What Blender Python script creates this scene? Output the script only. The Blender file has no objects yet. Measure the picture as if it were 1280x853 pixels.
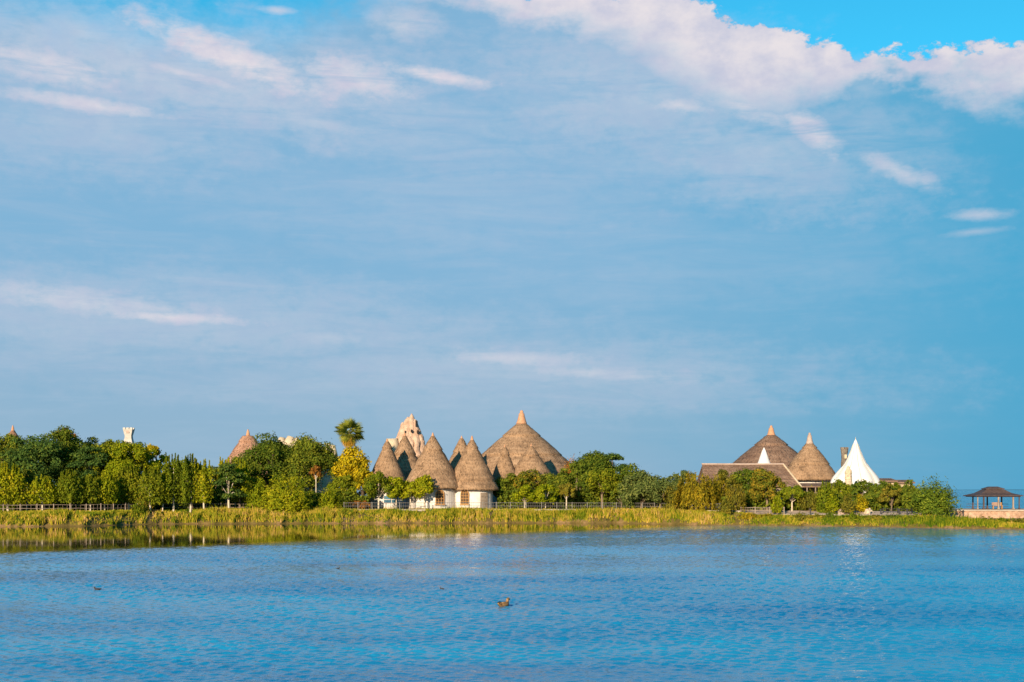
import bpy, math, random
import numpy as np
from math import sin, cos, pi, radians, atan, tan, sqrt

# ---------------------------------------------------------------- frame of reference
F = 1758.0            # focal length in photograph pixels (1280 wide)
H = 4.5               # eye height over the lake, metres
HZ = 612.0            # row of the horizon in the photograph
G = 1.7               # level of the far bank
SC = bpy.context.scene
COL = SC.collection
SUN_EL, SUN_AZ = radians(14.0), radians(21.0)    # sun low, behind and to the left of the viewer

cam = bpy.data.cameras.new('camera'); camo = bpy.data.objects.new('camera', cam); COL.objects.link(camo)
camo.location = (0, 0, H); camo.rotation_euler = (pi/2, 0, 0)
cam.sensor_width = 36.0; cam.lens = F/1280*36.0; cam.shift_y = (HZ-426.5)/1280.0
cam.clip_start = 0.5; cam.clip_end = 60000.0
SC.camera = camo

SC.view_settings.view_transform = 'Standard'; SC.view_settings.look = 'None'
EXPO = 0.75
SC.view_settings.exposure = EXPO; SC.view_settings.gamma = 1.0
SC.cycles.max_bounces = 6; SC.cycles.transparent_max_bounces = 8

sl = bpy.data.lights.new('sun', 'SUN'); so = bpy.data.objects.new('sun', sl); COL.objects.link(so)
sl.energy = 5.0; sl.angle = radians(0.5); sl.color = (1.0, 0.80, 0.56)
from mathutils import Vector, noise as mnoise
_d = Vector((sin(SUN_AZ)*cos(SUN_EL), cos(SUN_AZ)*cos(SUN_EL), -sin(SUN_EL)))
so.rotation_euler = _d.to_track_quat('-Z', 'Y').to_euler()

def lin(r, g, b):
    f = lambda c: (c/255/12.92) if c/255 <= .04045 else ((c/255+.055)/1.055)**2.4
    return (f(r), f(g), f(b), 1.0)

# ---------------------------------------------------------------- node helpers
class NT:
    def __init__(s, tree): s.t = tree
    def new(s, kind, **kw):
        n = s.t.nodes.new(kind)
        for k, v in kw.items(): setattr(n, k, v)
        return n
    def put(s, sock, v):
        if isinstance(v, bpy.types.NodeSocket): s.t.links.new(v, sock)
        elif v is not None: sock.default_value = v
    def m(s, op, a, b=None, c=None, clamp=False):
        n = s.new('ShaderNodeMath', operation=op, use_clamp=clamp)
        s.put(n.inputs[0], a)
        if b is not None: s.put(n.inputs[1], b)
        if c is not None: s.put(n.inputs[2], c)
        return n.outputs[0]
    def mix(s, f, a, b, mode='MIX'):
        n = s.new('ShaderNodeMix', data_type='RGBA', blend_type=mode, clamp_factor=True)
        s.put(n.inputs[0], f); s.put(n.inputs[6], a); s.put(n.inputs[7], b)
        return n.outputs[2]
    def ss(s, x, lo, hi):
        n = s.new('ShaderNodeMapRange', interpolation_type='SMOOTHSTEP')
        s.put(n.inputs['Value'], x)
        s.put(n.inputs['From Min'], lo); s.put(n.inputs['From Max'], hi)
        return n.outputs[0]
    def xyz(s, x, y, z):
        n = s.new('ShaderNodeCombineXYZ')
        for i, v in enumerate((x, y, z)): s.put(n.inputs[i], v)
        return n.outputs[0]
    def noise(s, vec, scale, detail=3.0, rough=.55, dist=0.0, color=False):
        n = s.new('ShaderNodeTexNoise')
        s.put(n.inputs['Vector'], vec); s.put(n.inputs['Scale'], scale)
        s.put(n.inputs['Detail'], detail); s.put(n.inputs['Roughness'], rough); s.put(n.inputs['Distortion'], dist)
        return n.outputs['Color' if color else 'Fac']
    def ramp(s, f, stops):
        n = s.new('ShaderNodeValToRGB'); e = n.color_ramp.elements
        while len(e) < len(stops): e.new(.5)
        for k, (p, c) in zip(e, stops): k.position = p; k.color = c if len(c) == 4 else (*c, 1)
        s.put(n.inputs[0], f); return n.outputs[0]
    def curve(s, x, pts):
        """piecewise linear function through pts, x and y in real units"""
        xs = [p[0] for p in pts]; ys = [p[1] for p in pts]
        x0, x1, y0, y1 = min(xs), max(xs), min(ys), max(ys)
        t = s.m('DIVIDE', s.m('SUBTRACT', x, x0), x1-x0, clamp=True)
        n = s.new('ShaderNodeFloatCurve'); cu = n.mapping.curves[0]
        q = [((a-x0)/(x1-x0), (b-y0)/(y1-y0)) for a, b in pts]
        cu.points[0].location = q[0]; cu.points[1].location = q[-1]
        for a in q[1:-1]: cu.points.new(*a)
        n.mapping.update(); s.put(n.inputs['Value'], t)
        return s.m('ADD', s.m('MULTIPLY', n.outputs[0], y1-y0), y0)

# ---------------------------------------------------------------- sky
world = bpy.data.worlds.new('World'); SC.world = world; world.use_nodes = True
wt = NT(world.node_tree); wt.t.nodes.clear()
SKY = 0.10
sky = wt.new('ShaderNodeTexSky', sky_type='NISHITA', sun_disc=False)
sky.sun_elevation = SUN_EL; sky.sun_rotation = pi + SUN_AZ
sky.air_density = 1.0; sky.dust_density = 0.6; sky.ozone_density = 3.0
tc = wt.new('ShaderNodeTexCoord'); sp = wt.new('ShaderNodeSeparateXYZ'); wt.put(sp.inputs[0], tc.outputs['Generated'])
# the sky's own directions, in milliradians: A azimuth from north, E elevation
A = wt.m('MULTIPLY', wt.m('ARCTAN2', sp.outputs[0], sp.outputs[1]), 1000)
E = wt.m('MULTIPLY', wt.m('ARCSINE', sp.outputs[2]), 1000)
def az(px): return 1000*atan((px-640)/F)
def el(px, py): return 1000*atan((HZ-py)/F*cos(atan((px-640)/F)))
K = 1000/F
AE = wt.xyz(A, E, 0.0)
def stretch(sx, sy, off=0.0):
    return wt.xyz(wt.m('MULTIPLY', A, sx), wt.m('MULTIPLY', E, sy), off)
nz_big = wt.m('SUBTRACT', wt.noise(stretch(.010, .022), 1.0, 5, .55), .5)
nz_mid = wt.m('SUBTRACT', wt.noise(stretch(.035, .055, 3.1), 1.0, 6, .6), .5)
nz_puff = wt.m('SUBTRACT', wt.noise(stretch(.045, .06, 7.7), 1.0, 7, .62), .5)
nz_fine = wt.m('SUBTRACT', wt.noise(stretch(.11, .20, 9.3), 1.0, 5, .6), .5)
nz_streak = wt.noise(stretch(.010, .075, 5.5), 1.0, 6, .62, .6)
# edge of the cloud deck: clear sky above it
edge_pts = [(-300, -160), (-60, -40), (0, -14), (60, 2), (130, 16), (200, 26), (300, 28), (380, 10), (450, -14), (560, -30), (640, -18), (820, -12), (880, 4),
            (920, 22), (985, 36), (1060, 58), (1085, 66), (1120, 64), (1200, 54), (1290, 52), (1500, 30)]
edge = wt.curve(A, [(az(x), el(x, y)) for x, y in edge_pts])
puffy = wt.ss(A, az(420), az(620))
d_edge = wt.m('SUBTRACT', edge, E)                                    # >0 below the edge
d_edge = wt.m('ADD', d_edge, wt.m('ADD', wt.m('MULTIPLY', nz_puff, 40), wt.m('MULTIPLY', nz_fine, 16)))
soft = wt.m('ADD', wt.m('MULTIPLY', wt.m('SUBTRACT', 1.0, puffy), 30), 4)
deck = wt.ss(wt.m('DIVIDE', d_edge, soft), -.35, 1.0)
# sunlit white upper part of the deck
thick = wt.curve(A, [(az(x), t*K) for x, t in [(440, 6), (500, 38), (600, 46), (700, 62), (790, 92), (860, 130), (930, 138), (1000, 108), (1060, 74), (1105, 46), (1180, 58), (1290, 84), (1450, 90)]])
dd = wt.m('DIVIDE', wt.m('ADD', wt.m('SUBTRACT', edge, E), wt.m('ADD', wt.m('MULTIPLY', nz_big, 62), wt.m('MULTIPLY', nz_mid, 46))), thick)
white = wt.m('MULTIPLY', wt.m('SUBTRACT', 1.0, wt.ss(dd, .30, 1.10)), wt.m('MULTIPLY', deck, puffy))
# streaks and tongues: centre px, radii px, slope, strength
blobs = [(230, 90, 460, 75, .10, .52), (120, 150, 320, 70, .05, .34), (500, 150, 300, 70, .12, .30), (790, 120, 260, 80, .10, .42), (940, 190, 230, 80, .2, .40), (1090, 180, 120, 60, .35, .3), (560, 250, 420, 60, .04, .16), (200, 400, 520, 60, .03, .32), (680, 465, 480, 50, .04, .30), (900, 320, 420, 60, .03, .12),
         (850, 132, 70, 12, .10, .75), (930, 135, 95, 20, .34, .75), (1015, 165, 52, 22, .62, .95), (1120, 212, 66, 17, .45, .7), (1222, 269, 42, 7, .0, .6), (1218, 290, 42, 5, -.05, .4),
         (700, 142, 60, 8, .05, .25), (880, 205, 260, 42, .02, .22), (1080, 110, 40, 26, .3, .3),
         (290, 72, 160, 26, .30, 1.15), (240, 95, 110, 9, .20, .8), (440, 96, 95, 24, .16, 1.05), (545, 95, 82, 9, .14, 1.1), (60, 82, 120, 24, .12, .9), (105, 40, 110, 26, .15, .5),
         (105, 130, 120, 11, .07, .95), (390, 150, 115, 15, .16, .5), (505, 30, 60, 22, .0, .6), (345, 13, 26, 5, .0, .7), (150, 190, 120, 26, .2, .22), (60, 100, 60, 10, .0, .4),
         (110, 378, 225, 20, .07, .68), (215, 397, 120, 9, .03, .95), (260, 350, 170, 13, .06, .28), (405, 422, 90, 13, .03, .40), (120, 440, 190, 26, .02, .26),
         (640, 448, 150, 15, .04, .60), (760, 468, 210, 12, .05, .55), (830, 474, 120, 6, .0, .3), (400, 480, 380, 28, .0, .20), (560, 500, 300, 24, .0, .16), (980, 225, 120, 10, .0, .16)]
puff = 0.0
warp = wt.m('ADD', wt.m('MULTIPLY', nz_mid, 1.7), wt.m('ADD', wt.m('MULTIPLY', nz_puff, 1.0), wt.m('MULTIPLY', nz_fine, .8)))
for cx, cy, rx, ry, sl_, st in blobs:
    a0, e0 = az(cx), el(cx, cy)
    du = wt.m('SUBTRACT', A, a0); dv = wt.m('SUBTRACT', E, e0)
    dv = wt.m('ADD', dv, wt.m('MULTIPLY', du, sl_))
    q = wt.m('ADD', wt.m('POWER', wt.m('ABSOLUTE', wt.m('DIVIDE', du, rx*K)), 2.0), wt.m('POWER', wt.m('ABSOLUTE', wt.m('DIVIDE', dv, ry*K*1.15)), 2.0))
    q = wt.m('ADD', wt.m('SQRT', q), warp)
    v = wt.m('MULTIPLY', wt.m('SUBTRACT', 1.0, wt.ss(q, -.10, 1.35)), st)
    puff = wt.m('MAXIMUM', puff, v) if not isinstance(puff, float) else v
puff = wt.m('MULTIPLY', puff, wt.ss(nz_streak, .12, .55))
puff = wt.m('MULTIPLY', puff, wt.ss(E, 15, 60))
cloud = wt.m('MAXIMUM', wt.m('MULTIPLY', white, .95), puff)
clear = wt.mix(1.0, sky.outputs[0], (.19, 1.08, 1.10, 1), 'MULTIPLY')
clear = wt.mix(wt.ss(E, 260, 900), clear, wt.mix(1.0, sky.outputs[0], (.13, .98, 1.15, 1), 'MULTIPLY'))
S = 1/SKY/2**EXPO
def sc4(c, k=1.0): return (c[0]*S*k, c[1]*S*k, c[2]*S*k, 1)
veil_l = wt.mix(wt.ss(E, 10, 190), sc4(lin(148, 178, 205)), sc4(lin(131, 179, 214)))
veil_r = wt.mix(wt.ss(E, 0, 210), sc4(lin(80, 162, 203)), sc4(lin(72, 166, 207)))
side = wt.ss(wt.m('ADD', A, wt.m('MULTIPLY', nz_big, 120)), az(600), az(1420))
veil = wt.mix(side, veil_l, veil_r)
veil = wt.mix(wt.m('MULTIPLY', wt.ss(nz_streak, .42, .75), wt.m('MULTIPLY', wt.m('SUBTRACT', 1.0, side), .30)), veil, sc4(lin(172, 192, 216)))
veil = wt.mix(wt.m('MULTIPLY', wt.ss(nz_big, .02, .25), .20), veil, sc4(lin(112, 168, 206)))
skyc = wt.mix(wt.m('MULTIPLY', deck, .97), clear, veil)
wcol = wt.mix(wt.ss(wt.m('ADD', wt.m('MULTIPLY', nz_mid, 1.6), nz_puff), -.5, .5), sc4(lin(199, 201, 221)), sc4(lin(238, 229, 231)))
skyc = wt.mix(cloud, skyc, wcol)
bg = wt.new('ShaderNodeBackground'); wt.put(bg.inputs[0], skyc); bg.inputs[1].default_value = SKY
wo = wt.new('ShaderNodeOutputWorld'); wt.put(wo.inputs[0], bg.outputs[0])
world.cycles.sampling_method = 'MANUAL'; world.cycles.sample_map_resolution = 512

# ---------------------------------------------------------------- mesh and object helpers
def X(px, Y): return (px-640)/F*Y
def Z(py, Y): return H - (py-HZ)/F*Y
SHORE = [(-400, 166), (-100, 168), (0, 170), (100, 172), (200, 183), (300, 184), (400, 186), (600, 188), (770, 188), (880, 177), (1000, 172), (1100, 168), (1200, 161), (1280, 157), (1700, 142)]
def shore(px): return float(np.interp(px, [p[0] for p in SHORE], [p[1] for p in SHORE]))
SX = [X(p, y) for p, y in SHORE]; SY = [y for p, y in SHORE]
def shore_at(x):
    return np.interp(x, SX, SY) + .5*np.sin(x*.9+1) + .35*np.sin(x*2.3) + .25*np.sin(x*5.1+2)

def tag(o, label=None, cat=None, group=None, kind=None):
    if label: o['label'] = label
    if cat: o['category'] = cat
    if group: o['group'] = group
    if kind: o['kind'] = kind
    return o
def empty(name, loc, label, cat, group=None, rz=0.0):
    o = bpy.data.objects.new(name, None); COL.objects.link(o); o.location = loc; o.rotation_euler.z = rz
    o.empty_display_size = .3
    return tag(o, label, cat, group)
def mesh(name, verts, faces, mat, parent=None, smooth=False):
    me = bpy.data.meshes.new(name)
    if isinstance(verts, np.ndarray) and isinstance(faces, np.ndarray):
        nv, nf, k = len(verts), len(faces), faces.shape[1]
        me.vertices.add(nv); me.vertices.foreach_set('co', verts.astype(np.float32).ravel())
        me.loops.add(nf*k); me.loops.foreach_set('vertex_index', faces.astype(np.int32).ravel())
        me.polygons.add(nf); me.polygons.foreach_set('loop_start', np.arange(0, nf*k, k, dtype=np.int32))
        me.update(calc_edges=True); me.validate()
    else:
        me.from_pydata([tuple(v) for v in verts], [], [tuple(f) for f in faces]); me.update()
    if smooth: me.polygons.foreach_set('use_smooth', [True]*len(me.polygons))
    me.materials.append(mat)
    o = bpy.data.objects.new(name, me); COL.objects.link(o)
    if parent: o.parent = parent
    return o
class MB:
    def __init__(s): s.v = []; s.f = []
    def add(s, v, f):
        k = len(s.v); s.v += [tuple(p) for p in v]; s.f += [tuple(i+k for i in q) for q in f]; return s
    def box(s, cx, cy, cz, sx, sy, sz, rz=0.0, bev=0.0, taper=1.0):
        b = bev or min(sx, sy, sz)*.08
        v = []
        for (z, ins) in ((-sz/2, b), (-sz/2+b, 0), (sz/2-b, 0), (sz/2, b)):
            t = taper if z > 0 else 1.0
            for (ax, ay) in ((-1, -1), (1, -1), (1, 1), (-1, 1)):
                x, y = ax*(sx/2-ins)*t, ay*(sy/2-ins)*t
                v.append((cx+x*cos(rz)-y*sin(rz), cy+x*sin(rz)+y*cos(rz), cz+z))
        f = [(3, 2, 1, 0), (12, 13, 14, 15)]
        for k in range(3):
            for i in range(4): f.append((k*4+i, k*4+(i+1) % 4, k*4+4+(i+1) % 4, k*4+4+i))
        return s.add(v, f)
    def tube(s, pts, rad, n=7, cap=True):
        pts = [Vector(p) for p in pts]
        if not hasattr(rad, '__len__'): rad = [rad]*len(pts)
        v = []; up = Vector((.13, .31, .94))
        for i, p in enumerate(pts):
            t = (pts[min(i+1, len(pts)-1)] - pts[max(i-1, 0)])
            t = t.normalized() if t.length > 1e-9 else Vector((0, 0, 1))
            a = t.cross(up if abs(t.dot(up)) < .95 else Vector((1, 0, 0))).normalized(); b = t.cross(a)
            for k in range(n):
                w = 2*pi*k/n; v.append(p + (a*cos(w)+b*sin(w))*rad[i])
        f = []
        for i in range(len(pts)-1):
            for k in range(n): f.append((i*n+k, i*n+(k+1) % n, (i+1)*n+(k+1) % n, (i+1)*n+k))
        if cap: f.append(tuple(range(n-1, -1, -1))); f.append(tuple((len(pts)-1)*n+k for k in range(n)))
        return s.add(v, f)
    def lathe(s, prof, n=40, c=(0, 0), jit=0.0, rng=None, a0=0.0, a1=2*pi):
        full = abs(a1-a0-2*pi) < 1e-6; m = n if full else n+1
        v = []
        for (r, z) in prof:
            for k in range(m):
                w = a0+(a1-a0)*k/n; rr = max(r + (rng.uniform(-jit, jit) if jit and r > .05 else 0), .001)
                v.append((c[0]+rr*cos(w), c[1]+rr*sin(w), z + (rng.uniform(-jit, jit)*.4 if jit else 0)))
        f = []
        for i in range(len(prof)-1):
            for k in range(n): f.append((i*m+k, i*m+(k+1) % m, (i+1)*m+(k+1) % m, (i+1)*m+k))
        return s.add(v, f)
    def build(s, name, mat, parent=None, smooth=False): return mesh(name, s.v, s.f, mat, parent, smooth)

# ---------------------------------------------------------------- materials
def material(name, build):
    m = bpy.data.materials.new(name); m.use_nodes = True; t = NT(m.node_tree); t.t.nodes.clear()
    out = t.new('ShaderNodeOutputMaterial'); t.put(out.inputs[0], build(t)); return m
def principled(t, col, rough=.8, normal=None, spec=.3, metal=0.0):
    b = t.new('ShaderNodeBsdfPrincipled'); t.put(b.inputs['Base Color'], col); t.put(b.inputs['Roughness'], rough)
    b.inputs['Specular IOR Level'].default_value = spec; b.inputs['Metallic'].default_value = metal
    if normal is not None: t.put(b.inputs['Normal'], normal)
    return b.outputs[0]
def bump(t, h, dist=.1, strength=1.0):
    b = t.new('ShaderNodeBump'); b.inputs['Strength'].default_value = strength; b.inputs['Distance'].default_value = dist
    t.put(b.inputs['Height'], h); return b.outputs[0]
def objco(t): return t.new('ShaderNodeTexCoord').outputs['Object']
def mottled(name, c1, c2, scale=2.0, rough=.85, bd=.05, detail=5, spec=.2):
    def f(t):
        n = t.noise(objco(t), scale, detail, .62)
        n2 = t.noise(objco(t), scale*7, 3, .6)
        k = t.m('ADD', t.m('MULTIPLY', n, .7), t.m('MULTIPLY', n2, .3))
        return principled(t, t.ramp(k, [(.34, c1), (.66, c2)]), rough, bump(t, k, bd), spec)
    return material(name, f)
def leafmat(name, c1, c2, c3=None, trans=.28):
    """leaf colours vary from leaf to leaf and from spray to spray"""
    def f(t):
        g = t.new('ShaderNodeNewGeometry')
        n = t.noise(objco(t), .75, 2, .5)
        oi = t.new('ShaderNodeObjectInfo')
        k = t.m('ADD', t.m('MULTIPLY', g.outputs['Random Per Island'], .45), t.m('MULTIPLY', n, .75))
        k = t.m('ADD', k, t.m('MULTIPLY', t.m('SUBTRACT', oi.outputs['Random'], .5), .22))
        stops = [(.30, c1), (.78, c2)] if c3 is None else [(.28, c1), (.62, c2), (.92, c3)]
        c = t.ramp(k, stops)
        d = t.new('ShaderNodeBsdfDiffuse'); t.put(d.inputs[0], c)
        tr = t.new('ShaderNodeBsdfTranslucent'); t.put(tr.inputs[0], t.mix(.5, c, t.mix(1.0, c, (1.5, 1.5, .6, 1), 'MULTIPLY')))
        m1 = t.new('ShaderNodeMixShader'); m1.inputs[0].default_value = trans; t.put(m1.inputs[1], d.outputs[0]); t.put(m1.inputs[2], tr.outputs[0])
        return m1.outputs[0]
    return material(name, f)
LEAF = {
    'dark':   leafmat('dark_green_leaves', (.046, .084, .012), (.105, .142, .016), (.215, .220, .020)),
    'cedar':  leafmat('blue_green_leaves', (.034, .078, .020), (.068, .122, .026), (.150, .185, .024)),
    'mid':    leafmat('mid_green_leaves', (.062, .098, .008), (.150, .182, .012), (.280, .262, .018)),
    'fresh':  leafmat('fresh_green_leaves', (.105, .148, .006), (.230, .255, .010), (.380, .350, .016)),
    'yg':     leafmat('yellow_green_leaves', (.095, .145, .008), (.230, .250, .010), (.400, .340, .016)),
    'yellow': leafmat('yellow_leaves', (.190, .180, .010), (.400, .310, .012), (.600, .420, .016)),
    'olive':  leafmat('olive_leaves', (.075, .090, .014), (.170, .155, .020), (.300, .225, .026)),
    'sage':   leafmat('sage_leaves', (.050, .080, .022), (.110, .145, .038), (.220, .230, .060)),
    'fineleaf': leafmat('fine_olive_leaves', (.055, .095, .012), (.130, .180, .018), (.270, .280, .026)),
    'willow': leafmat('willow_leaves', (.105, .105, .010), (.250, .195, .014), (.410, .270, .018)),
    'russet': leafmat('russet_leaves', (.120, .065, .016), (.270, .115, .024), (.400, .190, .030)),
    'mixed':  leafmat('green_and_russet_leaves', (.050, .085, .012), (.135, .150, .016), (.320, .205, .022)),
    'frond':  leafmat('palm_frond', (.080, .115, .014), (.190, .220, .028), (.360, .340, .050)),
    'dead':   leafmat('dead_frond', (.330, .200, .030), (.520, .310, .045), (.640, .400, .070)),
}
BARK = mottled('bark', (.10, .07, .045, 1), (.24, .18, .12, 1), 4, .9, .04)
PALEBARK = mottled('pale_bark', (.40, .33, .24, 1), (.62, .54, .42, 1), 3, .9, .03)
def thatch(name, c1, c2, c3):
    def f(t):
        co = objco(t); s = t.new('ShaderNodeSeparateXYZ'); t.put(s.inputs[0], co)
        ang = t.m('ARCTAN2', s.outputs[1], s.outputs[0])
        fib = t.noise(t.xyz(t.m('MULTIPLY', ang, 16), t.m('MULTIPLY', s.outputs[2], 1.6), 0), 1.6, 5, .7)
        lay = t.noise(t.xyz(t.m('MULTIPLY', ang, .9), t.m('MULTIPLY', s.outputs[2], 3.2), 4), 1.0, 4, .65)
        pat = t.noise(co, .55, 4, .6)
        k = t.m('ADD', t.m('ADD', t.m('MULTIPLY', fib, .48), t.m('MULTIPLY', lay, .24)), t.m('MULTIPLY', pat, .36))
        c = t.ramp(k, [(.39, c1), (.53, c2), (.68, c3)])
        return principled(t, c, .95, bump(t, k, .35, .9), .1)
    return material(name, f)
THATCH = thatch('thatch', (.100, .066, .042, 1), (.290, .182, .108, 1), (.46, .305, .190, 1))
THATCH_RED = thatch('reddish_thatch', (.20, .10, .065, 1), (.36, .20, .13, 1), (.50, .30, .21, 1))
THATCH_DARK = thatch('dark_thatch', (.10, .06, .045, 1), (.20, .125, .088, 1), (.31, .21, .15, 1))
CLAY = mottled('clay_cap', (.36, .18, .10, 1), (.52, .29, .17, 1), 3, .85, .05)
GREYCLAY = mottled('grey_clay_cap', (.30, .22, .18, 1), (.46, .36, .30, 1), 3, .85, .05)
PLASTER = mottled('white_plaster', (.52, .47, .43, 1), (.70, .66, .62, 1), .9, .8, .02)
CANVAS = mottled('white_canvas', (.58, .56, .54, 1), (.70, .68, .66, 1), .6, .6, .03)
CREAMWHITE = mottled('weathered_white', (.36, .33, .29, 1), (.54, .51, .47, 1), 1.2, .9, .08)
ROCK = mottled('pink_rock', (.38, .24, .165, 1), (.62, .45, .335, 1), 1.1, .9, .5)
CREAM = mottled('cream_stone', (.40, .31, .20, 1), (.58, .48, .34, 1), .8, .9, .2)
STONE = mottled('dark_stone', (.09, .075, .06, 1), (.24, .20, .16, 1), 1.8, .9, .2)
CONC = mottled('pale_concrete', (.28, .23, .18, 1), (.46, .39, .31, 1), .8, .85, .04)
WOOD = mottled('honey_wood', (.30, .15, .05, 1), (.52, .29, .11, 1), 4, .6, .02)
GREYWOOD = mottled('weathered_wood', (.17, .13, .10, 1), (.34, .27, .21, 1), 3, .85, .04)
DARKWOOD = mottled('dark_brown_roof', (.045, .032, .030, 1), (.105, .072, .064, 1), 3, .65, .06)
IRON = mottled('grey_iron', (.10, .095, .09, 1), (.20, .185, .17, 1), 6, .55, .01)
DARKIRON = mottled('black_iron', (.02, .02, .022, 1), (.05, .05, .055, 1), 6, .5, .01)
GLASS = material('window_glass', lambda t: principled(t, t.ramp(t.noise(objco(t), 3, 2), [(.3, (.03, .018, .012, 1)), (.7, (.09, .05, .025, 1))]), .5, None, .2))
BLUEGLASS = material('blue_glass', lambda t: principled(t, t.ramp(t.noise(objco(t), 2, 2), [(.3, (.03, .09, .14, 1)), (.7, (.08, .20, .28, 1))]), .1, None, .5))
HOLESHADE = mottled('hollow_shade', (.015, .012, .010, 1), (.04, .03, .025, 1), 2, .9, .05)  # near-black colour painting the shade inside the rock tower's holes
RUBBLE = mottled('rubble_earth', (.28, .16, .10, 1), (.56, .38, .26, 1), 1.3, .95, .25)

# ---------------------------------------------------------------- ground, water
def soil(t):
    co = objco(t)
    n = t.noise(co, .25, 5, .6); n2 = t.noise(co, 3.0, 5, .65)
    k = t.m('ADD', t.m('MULTIPLY', n, .6), t.m('MULTIPLY', n2, .4))
    c = t.ramp(k, [(.32, (.075, .060, .018, 1)), (.50, (.150, .105, .030, 1)), (.64, (.300, .180, .090, 1))])
    return principled(t, c, .95, bump(t, k, .3), .1)
SOIL = material('bank_soil', soil)
OFFS = np.array([-3.0, -1.0, -.2, .12, .5, .9, 1.4, 2.0, 3.0, 4.0, 5.0, 6.0, 7.0, 9, 12, 16, 22, 30, 40])
HTS = np.array([-1.2, -.5, -.12, .17, .40, .6, .74, .92, 1.12, 1.3, 1.46, 1.58, 1.66, G, G, G, G, G, G])
def gh(px, d):
    """height of the ground d metres behind the waterline"""
    px = np.asarray(px, float); d = np.asarray(d, float); h = np.interp(d, OFFS, HTS)
    f = np.interp(px, [915, 950, 1172, 1192], [1.0, .70, .70, .50]); up = np.clip((d-7.5)/5.0, 0, 1)*(px < 1180)
    return np.where(h > .18, .18+(h-.18)*(f+(1-f)*up), h)
def land():
    xs = np.concatenate([np.linspace(-340, -90, 26), np.linspace(-85, 85, 341), np.linspace(90, 260, 18)])
    def back(x):   # the land is a spit with open sea behind; narrow under the pavilion
        return np.interp(x, [-340, -60, 48, 53, 62, 260], [430, 420, 330, 205, 200, 190])
    offs, hts = OFFS, HTS
    rows = []
    for x in xs:
        s = float(shore_at(x)); b = float(back(x))
        col = []
        for o, h in zip(offs, hts):
            y = s+o
            if y > b-8: y = b-8+(o/40)*3
            h = float(gh(x/y*F+640, o))
            col.append((x, y, h + (.07*mnoise.noise((x*.7, y*.7, 0)) if 0 < o < 9 else 0)))
        for k, h in ((b-3, float(gh(x/b*F+640, 30))), (b, .5), (b+3, -1.2)): col.append((x, k, h))
        rows.append(col)
    m = len(rows[0]); v = [p for r in rows for p in r]; f = []
    for i in range(len(rows)-1):
        for j in range(m-1): f.append((i*m+j, (i+1)*m+j, (i+1)*m+j+1, i*m+j+1))
    return tag(mesh('ground', v, f, SOIL, None, True), 'grassy earth bank and flat land along the far shore', 'ground', None, 'structure')
land()
def water_mat(sea):
    def f(t):
        co = objco(t); s = t.new('ShaderNodeSeparateXYZ'); t.put(s.inputs[0], co)
        x, y = s.outputs[0], s.outputs[1]
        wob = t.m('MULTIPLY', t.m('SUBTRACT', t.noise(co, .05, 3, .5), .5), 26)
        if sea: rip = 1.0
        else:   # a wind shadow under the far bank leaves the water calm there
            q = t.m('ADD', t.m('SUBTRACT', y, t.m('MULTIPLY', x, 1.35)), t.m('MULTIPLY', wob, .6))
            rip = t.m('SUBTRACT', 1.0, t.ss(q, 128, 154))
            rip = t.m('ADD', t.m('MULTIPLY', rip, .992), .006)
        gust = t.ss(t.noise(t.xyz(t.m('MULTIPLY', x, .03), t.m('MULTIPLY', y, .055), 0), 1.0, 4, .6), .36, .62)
        amp = t.m('MULTIPLY', rip, t.m('ADD', t.m('MULTIPLY', gust, .75), .40))
        if sea:
            h = t.m('MULTIPLY', t.m('ADD', t.m('MULTIPLY', t.noise(co, .7, 2, .5, .3), .40), t.m('MULTIPLY', t.noise(co, 2.3, 3, .55, .4), .36)), amp)
        else: h = t.m('MULTIPLY', t.noise(co, 5.5, 3, .6, .4), t.m('MULTIPLY', amp, .030))   # the finest wrinkles only; the waves are modelled
        c = t.mix(gust, (.014, .255, .455, 1), (.001, .140, .330, 1))  # paler sky reflection between gusts is put into the base colour
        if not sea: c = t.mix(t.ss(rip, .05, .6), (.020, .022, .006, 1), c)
        b = t.new('ShaderNodeBsdfPrincipled'); t.put(b.inputs['Base Color'], c if not sea else (.004, .10, .21, 1))
        b.inputs['Roughness'].default_value = .04; b.inputs['IOR'].default_value = 1.33
        t.put(b.inputs['Normal'], bump(t, h, 1.0)); return b.outputs[0]
    return material('sea_water' if sea else 'lake_water', f)
def sheet(name, x0, x1, y0, y1, z, mat, label):
    return tag(mesh(name, [(x0, y0, z), (x1, y0, z), (x1, y1, z), (x0, y1, z)], [(0, 1, 2, 3)], mat), label, 'water', None, 'structure')
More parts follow.
